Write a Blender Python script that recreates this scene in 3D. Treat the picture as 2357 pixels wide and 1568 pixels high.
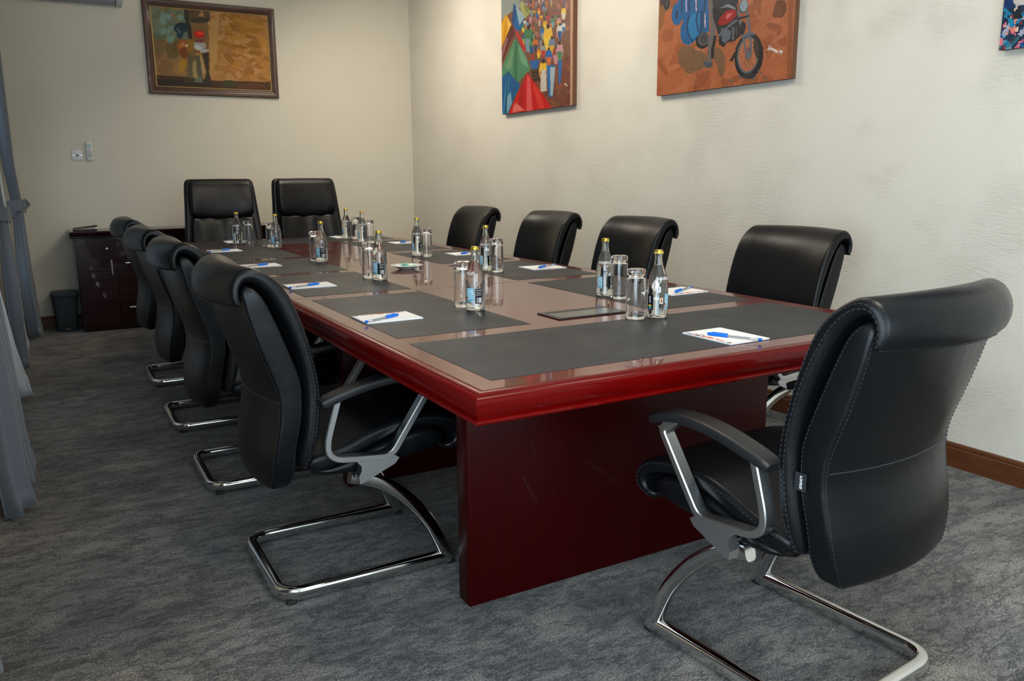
import bpy, bmesh, math, random
import numpy as np
from mathutils import Vector, Matrix
random.seed(11)
for _o in list(bpy.data.objects): bpy.data.objects.remove(_o, do_unlink=True)
SC = bpy.context.scene
COL = SC.collection
# ------------------------------------------------------------------ camera
cam_d = bpy.data.cameras.new('camera'); cam = bpy.data.objects.new('camera', cam_d); COL.objects.link(cam)
cam_d.sensor_width = 36.0; cam_d.sensor_fit = 'HORIZONTAL'; cam_d.lens = 28.761; cam_d.clip_start = .02
cam.matrix_world = Matrix(((0.868987, 0.104508, -0.483673, -0.7480), (-0.494786, 0.169711, -0.852283, -1.4714),
                           (-0.006986, 0.979937, 0.199185, 1.2136), (0, 0, 0, 1)))
cam_d.dof.use_dof = True; cam_d.dof.focus_distance = 3.0; cam_d.dof.aperture_fstop = 8.0
SC.camera = cam
# ------------------------------------------------------------------ world, daylight, exposure
XW, YW, XL, YN, ZC = 2.47, 6.145, -1.13, -3.7, 3.0      # right wall, far wall, left wall, near wall, ceiling
TT = 0.7616                                              # table top height
W = bpy.data.worlds.new('sky'); SC.world = W; W.use_nodes = True
W.node_tree.nodes['Background'].inputs[0].default_value = (.62, .74, .9, 1); W.node_tree.nodes['Background'].inputs[1].default_value = .25
SC.view_settings.view_transform = 'Standard'; SC.view_settings.look = 'None'
SC.view_settings.exposure = 0.25; SC.view_settings.gamma = 1.0; SC.view_settings.use_curve_mapping = False
def area_light(name, loc, rot, sx, sy, energy, color):
    l = bpy.data.lights.new(name, 'AREA'); l.shape = 'RECTANGLE'; l.size = sx; l.size_y = sy; l.energy = energy; l.color = color
    o = bpy.data.objects.new(name, l); o.location = loc; o.rotation_euler = rot; COL.objects.link(o); return o
DAY = (.70, .87, 1.0)
WINDOWS = [(-3.2, -0.35, .35, 2.1), (2.55, 4.45, .35, 2.45), (5.0, 5.62, .35, 2.45)]   # openings in the left wall: y0, y1, z0, z1
area_light('daylight_1', (XL + .03, -1.78, 1.2), (0, -math.pi / 2, 0), 1.65, 2.7, 76, DAY)
area_light('daylight_2', (XL + .0, 3.5, 1.4), (0, -math.pi / 2, 0), 2.0, 1.8, 2.0, DAY)
area_light('daylight_3', (XL + .0, 5.31, 1.4), (0, -math.pi / 2, 0), 2.0, .55, 2, DAY)
area_light('daylight_4', (.3, YN + .03, 1.55), (math.pi / 2, 0, 0), 1.7, 2.0, 58, DAY)
LAMPS = [(.55, -.95), (1.0, .8), (1.3, 2.8), (1.35, 4.7)]
LAMP_E = (19, 5, 12.5, 16); LAMP_UP = (5, 4, 4, 3); LAMP_TILT = (0, -.2, -.5, -.45); LAMP_C = (1.0, .87, .70)
# ------------------------------------------------------------------ helpers
def srgb(r, g, b):
    f = lambda c: (c / 255 / 12.92) if c / 255 <= .04045 else ((c / 255 + .055) / 1.055) ** 2.4
    return (f(r), f(g), f(b), 1)
MATS = {}
def mat(name, col=(.5, .5, .5, 1), rough=.5, metal=0, spec=.5, coat=0, coat_r=.05, trans=0, ior=1.45, emit=None, estr=1, sheen=0):
    m = bpy.data.materials.new(name); m.use_nodes = True; b = m.node_tree.nodes['Principled BSDF']
    if len(col) == 3: col = (*col, 1)
    b.inputs['Base Color'].default_value = col; b.inputs['Roughness'].default_value = rough; b.inputs['Metallic'].default_value = metal
    b.inputs['Specular IOR Level'].default_value = spec; b.inputs['Coat Weight'].default_value = coat; b.inputs['Coat Roughness'].default_value = coat_r
    b.inputs['Transmission Weight'].default_value = trans; b.inputs['IOR'].default_value = ior; b.inputs['Sheen Weight'].default_value = sheen
    if emit: b.inputs['Emission Color'].default_value = emit; b.inputs['Emission Strength'].default_value = estr
    MATS[name] = m; return m
def nodes(m): return m.node_tree.nodes, m.node_tree.links, m.node_tree.nodes['Principled BSDF']
def noise(n, l, scale, detail=4, rough=.55, vec=None, dist=0):
    t = n.new('ShaderNodeTexNoise'); t.inputs['Scale'].default_value = scale; t.inputs['Detail'].default_value = detail
    t.inputs['Roughness'].default_value = rough; t.inputs['Distortion'].default_value = dist
    if vec: l.new(vec, t.inputs['Vector'])
    return t
def coords(n, l, scale=(1, 1, 1), rot=(0, 0, 0)):
    c = n.new('ShaderNodeTexCoord'); p = n.new('ShaderNodeMapping'); p.inputs['Scale'].default_value = scale; p.inputs['Rotation'].default_value = rot
    l.new(c.outputs['Object'], p.inputs['Vector']); return p.outputs['Vector']
def ramp(n, l, fac, stops):
    r = n.new('ShaderNodeValToRGB'); e = r.color_ramp.elements
    while len(e) < len(stops): e.new(.5)
    for i, (p, c) in enumerate(stops): e[i].position = p; e[i].color = c if len(c) == 4 else (*c, 1)
    l.new(fac, r.inputs[0]); return r
def bump(n, l, b, height, strength=.3, dist=.01, prev=None):
    k = n.new('ShaderNodeBump'); k.inputs['Strength'].default_value = strength; k.inputs['Distance'].default_value = dist
    l.new(height, k.inputs['Height'])
    if prev: l.new(prev, k.inputs['Normal'])
    l.new(k.outputs[0], b.inputs['Normal']); return k.outputs[0]
def mix(n, l, a, b, fac, mode='MIX'):
    x = n.new('ShaderNodeMix'); x.data_type = 'RGBA'; x.blend_type = mode
    for v, s in ((fac, 0), (a, 6), (b, 7)):
        if hasattr(v, 'links') or hasattr(v, 'is_linked'): l.new(v, x.inputs[s])
        else: x.inputs[s].default_value = v
    return x.outputs[2]
def link(name, me, m=None, parent=None, smooth=None):
    o = bpy.data.objects.new(name, me); COL.objects.link(o)
    if m is not None and not me.materials: me.materials.append(MATS[m] if isinstance(m, str) else m)
    if smooth is not None:
        me.polygons.foreach_set('use_smooth', [True] * len(me.polygons))
        if smooth < 180: me.set_sharp_from_angle(angle=math.radians(smooth))
    if parent: o.parent = parent
    return o
def bm_obj(name, bm, m, parent=None, smooth=None):
    bmesh.ops.recalc_face_normals(bm, faces=bm.faces)
    me = bpy.data.meshes.new(name); bm.to_mesh(me); bm.free(); return link(name, me, m, parent, smooth)
def py_obj(name, v, f, m, parent=None, smooth=None):
    bm = bmesh.new(); vs = [bm.verts.new(p) for p in v]
    for q in f:
        try: bm.faces.new([vs[i] for i in q])
        except ValueError: pass
    return bm_obj(name, bm, m, parent, smooth)
def add_box(bm, x0, x1, y0, y1, z0, z1, bev=0, seg=2, mtx=None):
    r = bmesh.ops.create_cube(bm, size=1); vs = r['verts']
    for v in vs: v.co = Vector(((x0 + x1) / 2 + v.co.x * (x1 - x0), (y0 + y1) / 2 + v.co.y * (y1 - y0), (z0 + z1) / 2 + v.co.z * (z1 - z0)))
    if bev:
        es = list({e for v in vs for e in v.link_edges}); r2 = bmesh.ops.bevel(bm, geom=es, offset=bev, segments=seg, profile=.5, affect='EDGES')
        vs = [v for v in bm.verts if v.is_valid and v in set(r2['verts']) | set(x for x in vs if x.is_valid)]
    if mtx:
        for v in vs: v.co = mtx @ v.co
def box(name, x0, x1, y0, y1, z0, z1, m, parent=None, bev=0, seg=2):
    bm = bmesh.new(); add_box(bm, x0, x1, y0, y1, z0, z1, bev, seg); return bm_obj(name, bm, m, parent, 40 if bev else None)
def add_loft(bm, rings, cap=True, closed=True):
    R = [[bm.verts.new(p) for p in r] for r in rings]; n = len(R[0])
    for a, b in zip(R[:-1], R[1:]):
        for i in range(n if closed else n - 1):
            j = (i + 1) % n; bm.faces.new((a[i], a[j], b[j], b[i]))
    if cap and closed: bm.faces.new(R[0][::-1]); bm.faces.new(R[-1])
def loft(name, rings, m, parent=None, smooth=50, cap=True):
    bm = bmesh.new(); add_loft(bm, rings, cap); return bm_obj(name, bm, m, parent, smooth)
def add_lathe(bm, prof, n=28, c=(0, 0, 0)):
    rings = [[(c[0] + r * math.cos(2 * math.pi * i / n), c[1] + r * math.sin(2 * math.pi * i / n), c[2] + z) for i in range(n)] for r, z in prof]
    add_loft(bm, rings, True)
def lathe(name, prof, m, parent=None, n=28, smooth=40, c=(0, 0, 0)):
    bm = bmesh.new(); add_lathe(bm, prof, n, c); return bm_obj(name, bm, m, parent, smooth)
def add_prism(bm, pts, y0, y1, ax=1):
    def P(p, d):
        return (p[0], d, p[1]) if ax == 1 else ((d, p[0], p[1]) if ax == 0 else (p[0], p[1], d))
    a = [bm.verts.new(P(p, y0)) for p in pts]; b = [bm.verts.new(P(p, y1)) for p in pts]; n = len(pts)
    bm.faces.new(a); bm.faces.new(b[::-1])
    for i in range(n): bm.faces.new((a[i], b[i], b[(i + 1) % n], a[(i + 1) % n]))
def cr(pts, n):
    """Catmull-Rom resample of a polyline of tuples."""
    pts = [np.array(p, float) for p in pts]; P = [2 * pts[0] - pts[1]] + pts + [2 * pts[-1] - pts[-2]]; out = []; k = len(pts) - 1
    for i in range(n):
        t = i / (n - 1) * k; j = min(int(t), k - 1); u = t - j; a, b, c, d = P[j:j + 4]
        out.append(.5 * ((2 * b) + (c - a) * u + (2 * a - 5 * b + 4 * c - d) * u * u + (3 * b - a - 3 * c + d) * u ** 3))
    return out
def sup(n, a, b, e=2.0, ph=0):
    o = []
    for i in range(n):
        t = 2 * math.pi * i / n + ph; c, s = math.cos(t), math.sin(t)
        o.append((a * math.copysign(abs(c) ** (2 / e), c), b * math.copysign(abs(s) ** (2 / e), s)))
    return o
def add_sweep(bm, path, sec, bi, cap=True, closed=False):
    """sweep section (lateral along bi, normal) along a path lying in the plane normal to bi."""
    path = [Vector(p) for p in path]; bi = Vector(bi).normalized(); R = []
    for i, p in enumerate(path):
        if closed: t = path[(i + 1) % len(path)] - path[i - 1]
        else: t = path[min(i + 1, len(path) - 1)] - path[max(i - 1, 0)]
        t.normalize(); nn = t.cross(bi).normalized(); R.append([p + bi * a + nn * b for a, b in sec])
    if closed: R.append(R[0]); cap = False
    add_loft(bm, R, cap)
def sweep(name, path, sec, bi, m, parent=None, smooth=60, closed=False):
    bm = bmesh.new(); add_sweep(bm, path, sec, bi, True, closed)
    if closed: bmesh.ops.remove_doubles(bm, verts=bm.verts, dist=1e-6)
    return bm_obj(name, bm, m, parent, smooth)
def round_path(pts, r, n=6):
    """polyline with rounded corners (3d points)."""
    P = [Vector(p) for p in pts]; out = [P[0]]
    for i in range(1, len(P) - 1):
        a = (P[i - 1] - P[i]); b = (P[i + 1] - P[i]); rr = r[i] if isinstance(r, (list, tuple)) else r
        A = P[i] + a.normalized() * min(rr, a.length * .49); B = P[i] + b.normalized() * min(rr, b.length * .49)
        for k in range(n + 1):
            u = k / n; out.append(A * (1 - u) ** 2 + P[i] * 2 * u * (1 - u) + B * u * u)
    out.append(P[-1]); return out
def empty(name, loc=(0, 0, 0), rz=0):
    o = bpy.data.objects.new(name, None); o.empty_display_size = .1; o.location = loc; o.rotation_euler = (0, 0, rz); COL.objects.link(o); return o
def tag(o, label, cat, group=None):
    o['label'] = label; o['category'] = cat
    if group: o['group'] = group
    return o
def struct(o): o['kind'] = 'structure'; return o
def dup(o, parent=None):
    c = o.copy(); COL.objects.link(c); c.parent = parent
    for ch in o.children: dup(ch, c)
    return c
def place(proto, used, loc, rz):
    o = proto if not used else dup(proto); used.append(1); o.location = loc; o.rotation_euler = (0, 0, rz); return o
def text_mesh(s, size, bold=False):
    cu = bpy.data.curves.new('t', 'FONT'); cu.body = s; cu.size = size; cu.align_x = 'CENTER'; cu.resolution_u = 2; cu.offset = .012 * size if bold else 0
    o = bpy.data.objects.new('t', cu); COL.objects.link(o); dg = bpy.context.evaluated_depsgraph_get(); dg.update()
    me = bpy.data.meshes.new_from_object(o.evaluated_get(dg)); bpy.data.objects.remove(o, do_unlink=True); bpy.data.curves.remove(cu); return me
# ------------------------------------------------------------------ flat painted pictures: colour raster stored on a fine grid
def raster(w, h, nx, ny, base):
    return {'w': w, 'h': h, 'nx': nx, 'ny': ny, 'a': np.ones((ny, nx, 3)) * np.array(base)}
def rpoly(R, q, c):
    """fill polygon q=[x0,y0,x1,y1,...] in metres."""
    x = np.array(q[0::2]) / R['w'] * R['nx']; y = np.array(q[1::2]) / R['h'] * R['ny']
    x0, x1 = max(0, int(x.min()) - 1), min(R['nx'], int(x.max()) + 2); y0, y1 = max(0, int(y.min()) - 1), min(R['ny'], int(y.max()) + 2)
    if x0 >= x1 or y0 >= y1: return
    X, Y = np.meshgrid(np.arange(x0, x1) + .5, np.arange(y0, y1) + .5); ins = np.zeros(X.shape, bool); j = len(x) - 1
    for i in range(len(x)):
        if y[i] != y[j]:
            ins ^= ((y[i] > Y) != (y[j] > Y)) & (X < (x[j] - x[i]) * (Y - y[i]) / (y[j] - y[i]) + x[i])
        j = i
    R['a'][y0:y1, x0:x1][ins] = c
def rell(R, cx, cy, rx, ry, rot, c, n=9):
    q = []
    for i in range(n):
        a = 2 * math.pi * i / n; x, y = rx * math.cos(a), ry * math.sin(a); q += [cx + x * math.cos(rot) - y * math.sin(rot), cy + x * math.sin(rot) + y * math.cos(rot)]
    rpoly(R, q, c)
def rshapes(R, data):
    for d in data: rpoly(R, [v / 1000 for v in d[3:]], np.array(d[:3], float))
def rsoft(R, it=1, jit=6, seed=1):
    a = R['a']
    for _ in range(it):
        p = np.pad(a, ((1, 1), (1, 1), (0, 0)), 'edge'); a = (4 * a + p[:-2, 1:-1] + p[2:, 1:-1] + p[1:-1, :-2] + p[1:-1, 2:]) / 8
    g = np.random.default_rng(seed); a = np.clip(a + g.normal(0, jit, a.shape[:2])[..., None], 0, 255); R['a'] = a
def raster_mesh(name, R, fn, m, parent=None):
    """grid mesh with one colour per face; fn(s,t) -> xyz."""
    nx, ny = R['nx'], R['ny']; S, T = np.meshgrid(np.arange(nx + 1) / nx * R['w'], np.arange(ny + 1) / ny * R['h'])
    V = np.array(fn(S.ravel(), T.ravel())).T
    i = np.arange(ny)[:, None] * (nx + 1) + np.arange(nx)[None]; F = np.stack([i, i + 1, i + nx + 2, i + nx + 1], -1).reshape(-1, 4)
    me = bpy.data.meshes.new(name); me.vertices.add(len(V)); me.vertices.foreach_set('co', V.ravel())
    me.loops.add(F.size); me.loops.foreach_set('vertex_index', F.ravel().astype(np.int32)); me.polygons.add(len(F))
    me.polygons.foreach_set('loop_start', (np.arange(len(F)) * 4).astype(np.int32)); me.polygons.foreach_set('loop_total', np.full(len(F), 4, np.int32))
    me.update(calc_edges=True); c = R['a'].reshape(-1, 3) / 255; c = np.where(c <= .04045, c / 12.92, ((c + .055) / 1.055) ** 2.4)
    at = me.color_attributes.new('paint', 'FLOAT_COLOR', 'CORNER'); at.data.foreach_set('color', np.repeat(np.concatenate([c, np.ones((len(c), 1))], 1), 4, 0).astype(np.float32).ravel())
    return link(name, me, m, parent)
def paint_mat(name, rough, bumpk=0):
    m = mat(name, rough=rough, spec=.25); n, l, b = nodes(m); a = n.new('ShaderNodeAttribute'); a.attribute_name = 'paint'; l.new(a.outputs['Color'], b.inputs['Base Color'])
    if bumpk: t = noise(n, l, 90, 5, .6, coords(n, l, (1, 1, 2.2))); bump(n, l, b, t.outputs['Fac'], bumpk, .004)
    return m
# ------------------------------------------------------------------ materials
m = mat('leather', (.0035, .004, .005), .42, spec=.32); n, l, b = nodes(m); v = coords(n, l)
t = noise(n, l, 420, 3, .6, v); t2 = noise(n, l, 9, 3, .5, v); bp = bump(n, l, b, t.outputs['Fac'], .10, .002); bump(n, l, b, t2.outputs['Fac'], .12, .02, bp)
r = ramp(n, l, t2.outputs['Fac'], [(.3, (.29, .29, .29)), (.7, (.38, .38, .38))]); l.new(r.outputs[0], b.inputs['Roughness'])
mat('plastic_black', (.012, .012, .013), .38); mat('rubber', (.01, .01, .01), .7)
mat('thread', (.028, .03, .033), .6); mat('seam', (.02, .021, .022), .4)
mat('chrome', (.72, .72, .71), .09, 1); mat('aluminium', (.60, .61, .62), .30, 1); mat('steel', (.62, .62, .6), .22, 1)
def wood(name, dark, light, rough, coat, scale=(1, 1, 1), spec=.5):
    m = mat(name, dark, rough, coat=coat, coat_r=.035, spec=spec); n, l, b = nodes(m); v = coords(n, l, scale)
    t = noise(n, l, 14, 6, .6, v, .6); r = ramp(n, l, t.outputs['Fac'], [(.3, dark), (.75, light)]); l.new(r.outputs[0], b.inputs['Base Color']); return m
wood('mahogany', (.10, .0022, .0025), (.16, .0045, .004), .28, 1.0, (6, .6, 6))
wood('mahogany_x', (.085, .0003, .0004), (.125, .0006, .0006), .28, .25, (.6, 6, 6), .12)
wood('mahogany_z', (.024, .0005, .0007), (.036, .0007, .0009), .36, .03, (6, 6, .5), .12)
wood('mahogany_top', (.085, .008, .005), (.13, .014, .009), .25, .72, (5, .5, 5), .12)
wood('cabinet_wood', (.012, .0014, .0018), (.024, .003, .0032), .22, .5, (.6, 6, .6), .3)
wood('skirting_wood', (.075, .022, .006), (.13, .04, .012), .38, .4, (.5, .5, 4))
wood('frame_wood', (.045, .014, .006), (.1, .035, .014), .42, .2, (3, 3, 3))
mat('groove', (.02, .002, .002), .5)
m = mat('desk_pad', (.026, .029, .033), .42, spec=.18); n, l, b = nodes(m); v = coords(n, l); t = noise(n, l, 300, 3, .6, v); t2 = noise(n, l, 5, 4, .55, v)
bump(n, l, b, t.outputs['Fac'], .06, .002); r = ramp(n, l, t2.outputs['Fac'], [(.3, (.38, .38, .38)), (.7, (.47, .47, .47))]); l.new(r.outputs[0], b.inputs['Roughness'])
def plaster(name, c, k, sc):
    m = mat(name, c, .8, spec=.25); n, l, b = nodes(m); v = coords(n, l); v2 = coords(n, l, (1, .45, 1.6), (.5, 0, 0))
    a = noise(n, l, 62 * sc, 6, .66, v2, .9); g = noise(n, l, 210 * sc, 3, .6, v); q = noise(n, l, 2.6, 4, .6, v)
    mk_ = ramp(n, l, q.outputs['Fac'], [(.46, (.12, .12, .12)), (.62, (1, 1, 1))])
    mm = n.new('ShaderNodeMath'); mm.operation = 'MULTIPLY'; ctr = n.new('ShaderNodeMath'); ctr.operation = 'SUBTRACT'; ctr.inputs[1].default_value = .5; l.new(a.outputs['Fac'], ctr.inputs[0]); l.new(ctr.outputs[0], mm.inputs[0]); l.new(mk_.outputs[0], mm.inputs[1])
    bp = bump(n, l, b, mm.outputs[0], k, .010); bump(n, l, b, g.outputs['Fac'], k * .30, .003, bp)
    l.new(mix(n, l, (c[0], c[1], c[2], 1), (c[0] * .94, c[1] * .93, c[2] * .90, 1), q.outputs['Fac']), b.inputs['Base Color']); return m
plaster('plaster_right', (.71, .68, .61), .6, 1.0); plaster('plaster_far', (.70, .655, .56), .10, .8); plaster('plaster', (.70, .66, .58), .2, 1.0)
mat('ceiling_white', (.8, .8, .78), .8)
# carpet
m = mat('carpet', (.1, .1, .1), .95, spec=.15, sheen=.15); n, l, b = nodes(m)
v = coords(n, l, (1, 1, 1)); vs = coords(n, l, (.75, 1.7, 1), (0, 0, .1))
big = noise(n, l, 1.7, 4, .55, v, .3); mid = noise(n, l, 6.5, 12, .82, vs, .15); vein = noise(n, l, 6, 10, .74, vs, .25); fine = noise(n, l, 190, 3, .75, v); warm = noise(n, l, 1.3, 3, .5, v)
r1 = ramp(n, l, mid.outputs['Fac'], [(.34, (.040, .039, .040)), (.45, (.110, .107, .104)), (.55, (.172, .167, .160)), (.68, (.232, .225, .215))])
r2 = ramp(n, l, vein.outputs['Fac'], [(.455, (1, 1, 1)), (.485, (.45, .45, .48)), (.50, (.35, .35, .38)), (.52, (1, 1, 1))])
r3 = ramp(n, l, fine.outputs['Fac'], [(.34, (.22, .22, .22)), (.5, (.92, .92, .92)), (.66, (2.3, 2.26, 2.2))])
r4 = ramp(n, l, big.outputs['Fac'], [(.35, (.62, .63, .66)), (.65, (1.2, 1.18, 1.14))]); r5 = ramp(n, l, warm.outputs['Fac'], [(.42, (.98, .99, 1.0)), (.65, (1.08, 1.0, .9))])
c = mix(n, l, r1.outputs[0], r2.outputs[0], 1.0, 'MULTIPLY'); c = mix(n, l, c, r3.outputs[0], .85, 'MULTIPLY'); c = mix(n, l, c, r4.outputs[0], 1.0, 'MULTIPLY'); c = mix(n, l, c, r5.outputs[0], 1.0, 'MULTIPLY')
l.new(c, b.inputs['Base Color']); bump(n, l, b, fine.outputs['Fac'], .5, .004)
# cloth
def cloth(name, c, rough=.9, transl=0):
    m = mat(name, c, rough, spec=.1, sheen=.25); n, l, b = nodes(m); v = coords(n, l, (1, 1, 1)); t = noise(n, l, 500, 2, .6, v); bump(n, l, b, t.outputs['Fac'], .25, .002)
    r = ramp(n, l, t.outputs['Fac'], [(.35, tuple(x * .82 for x in c)), (.65, tuple(x * 1.15 for x in c))]); l.new(r.outputs[0], b.inputs['Base Color'])
    if transl:
        tr = n.new('ShaderNodeBsdfTranslucent'); tr.inputs[0].default_value = (*c, 1); ms = n.new('ShaderNodeMixShader'); ms.inputs[0].default_value = transl
        o = n['Material Output']; l.new(b.outputs[0], ms.inputs[1]); l.new(tr.outputs[0], ms.inputs[2]); l.new(ms.outputs[0], o.inputs[0])
    return m
cloth('drape_cloth', (.14, .155, .18)); cloth('sheer_cloth', (.84, .86, .88), .9, .6)
mat('glass', (1, 1, 1), 0.0, trans=1, ior=1.45); mat('bottle_glass', (.985, 1, .985), 0.0, trans=1, ior=1.45); mat('water', (1, 1, 1), 0, trans=1, ior=1.33)
mat('gold', (.72, .50, .07), .24, 1); mat('cap_edge', (.55, .42, .08), .35, 1)
mat('white_ink', (.9, .9, .9), .5); mat('pen_blue', (.0, .16, .72), .28); mat('pen_clear', (.82, .86, .9), .12, trans=.75, ior=1.3); mat('ink_tube', (.02, .02, .05), .4)
mat('porcelain', (.82, .82, .79), .12, coat=.6); mat('candy', (.24, .58, .46), .22, coat=.3); mat('paper', (.88, .88, .87), .7)
mat('white_plastic', (.72, .72, .71), .35); mat('screen_green', (.17, .26, .23), .2); mat('red_plastic', (.35, .01, .04), .4); mat('grey_plastic', (.22, .22, .21), .5)
mat('ac_white', (.62, .62, .63), .45); mat('ac_vent', (.30, .31, .36), .5); mat('bin_plastic', (.034, .048, .056), .42); mat('bin_dark', (.008, .009, .01), .4)
mat('gilt', (.75, .55, .2), .35, .8); mat('canvas_edge', (.16, .07, .035), .8); mat('lamp_glow', (1, 1, 1), .5, emit=(1, .93, .8, 1), estr=3.5)
mat('tag_cloth', (.012, .013, .016), .8); mat('window_frame', (.05, .04, .035), .45)
m = mat('window_glass', (.8, .88, .95), 0.02, trans=1, ior=1.02)
paint_mat('oil_paint', .42, .35); paint_mat('print', .55); paint_mat('label_print', .35)
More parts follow.
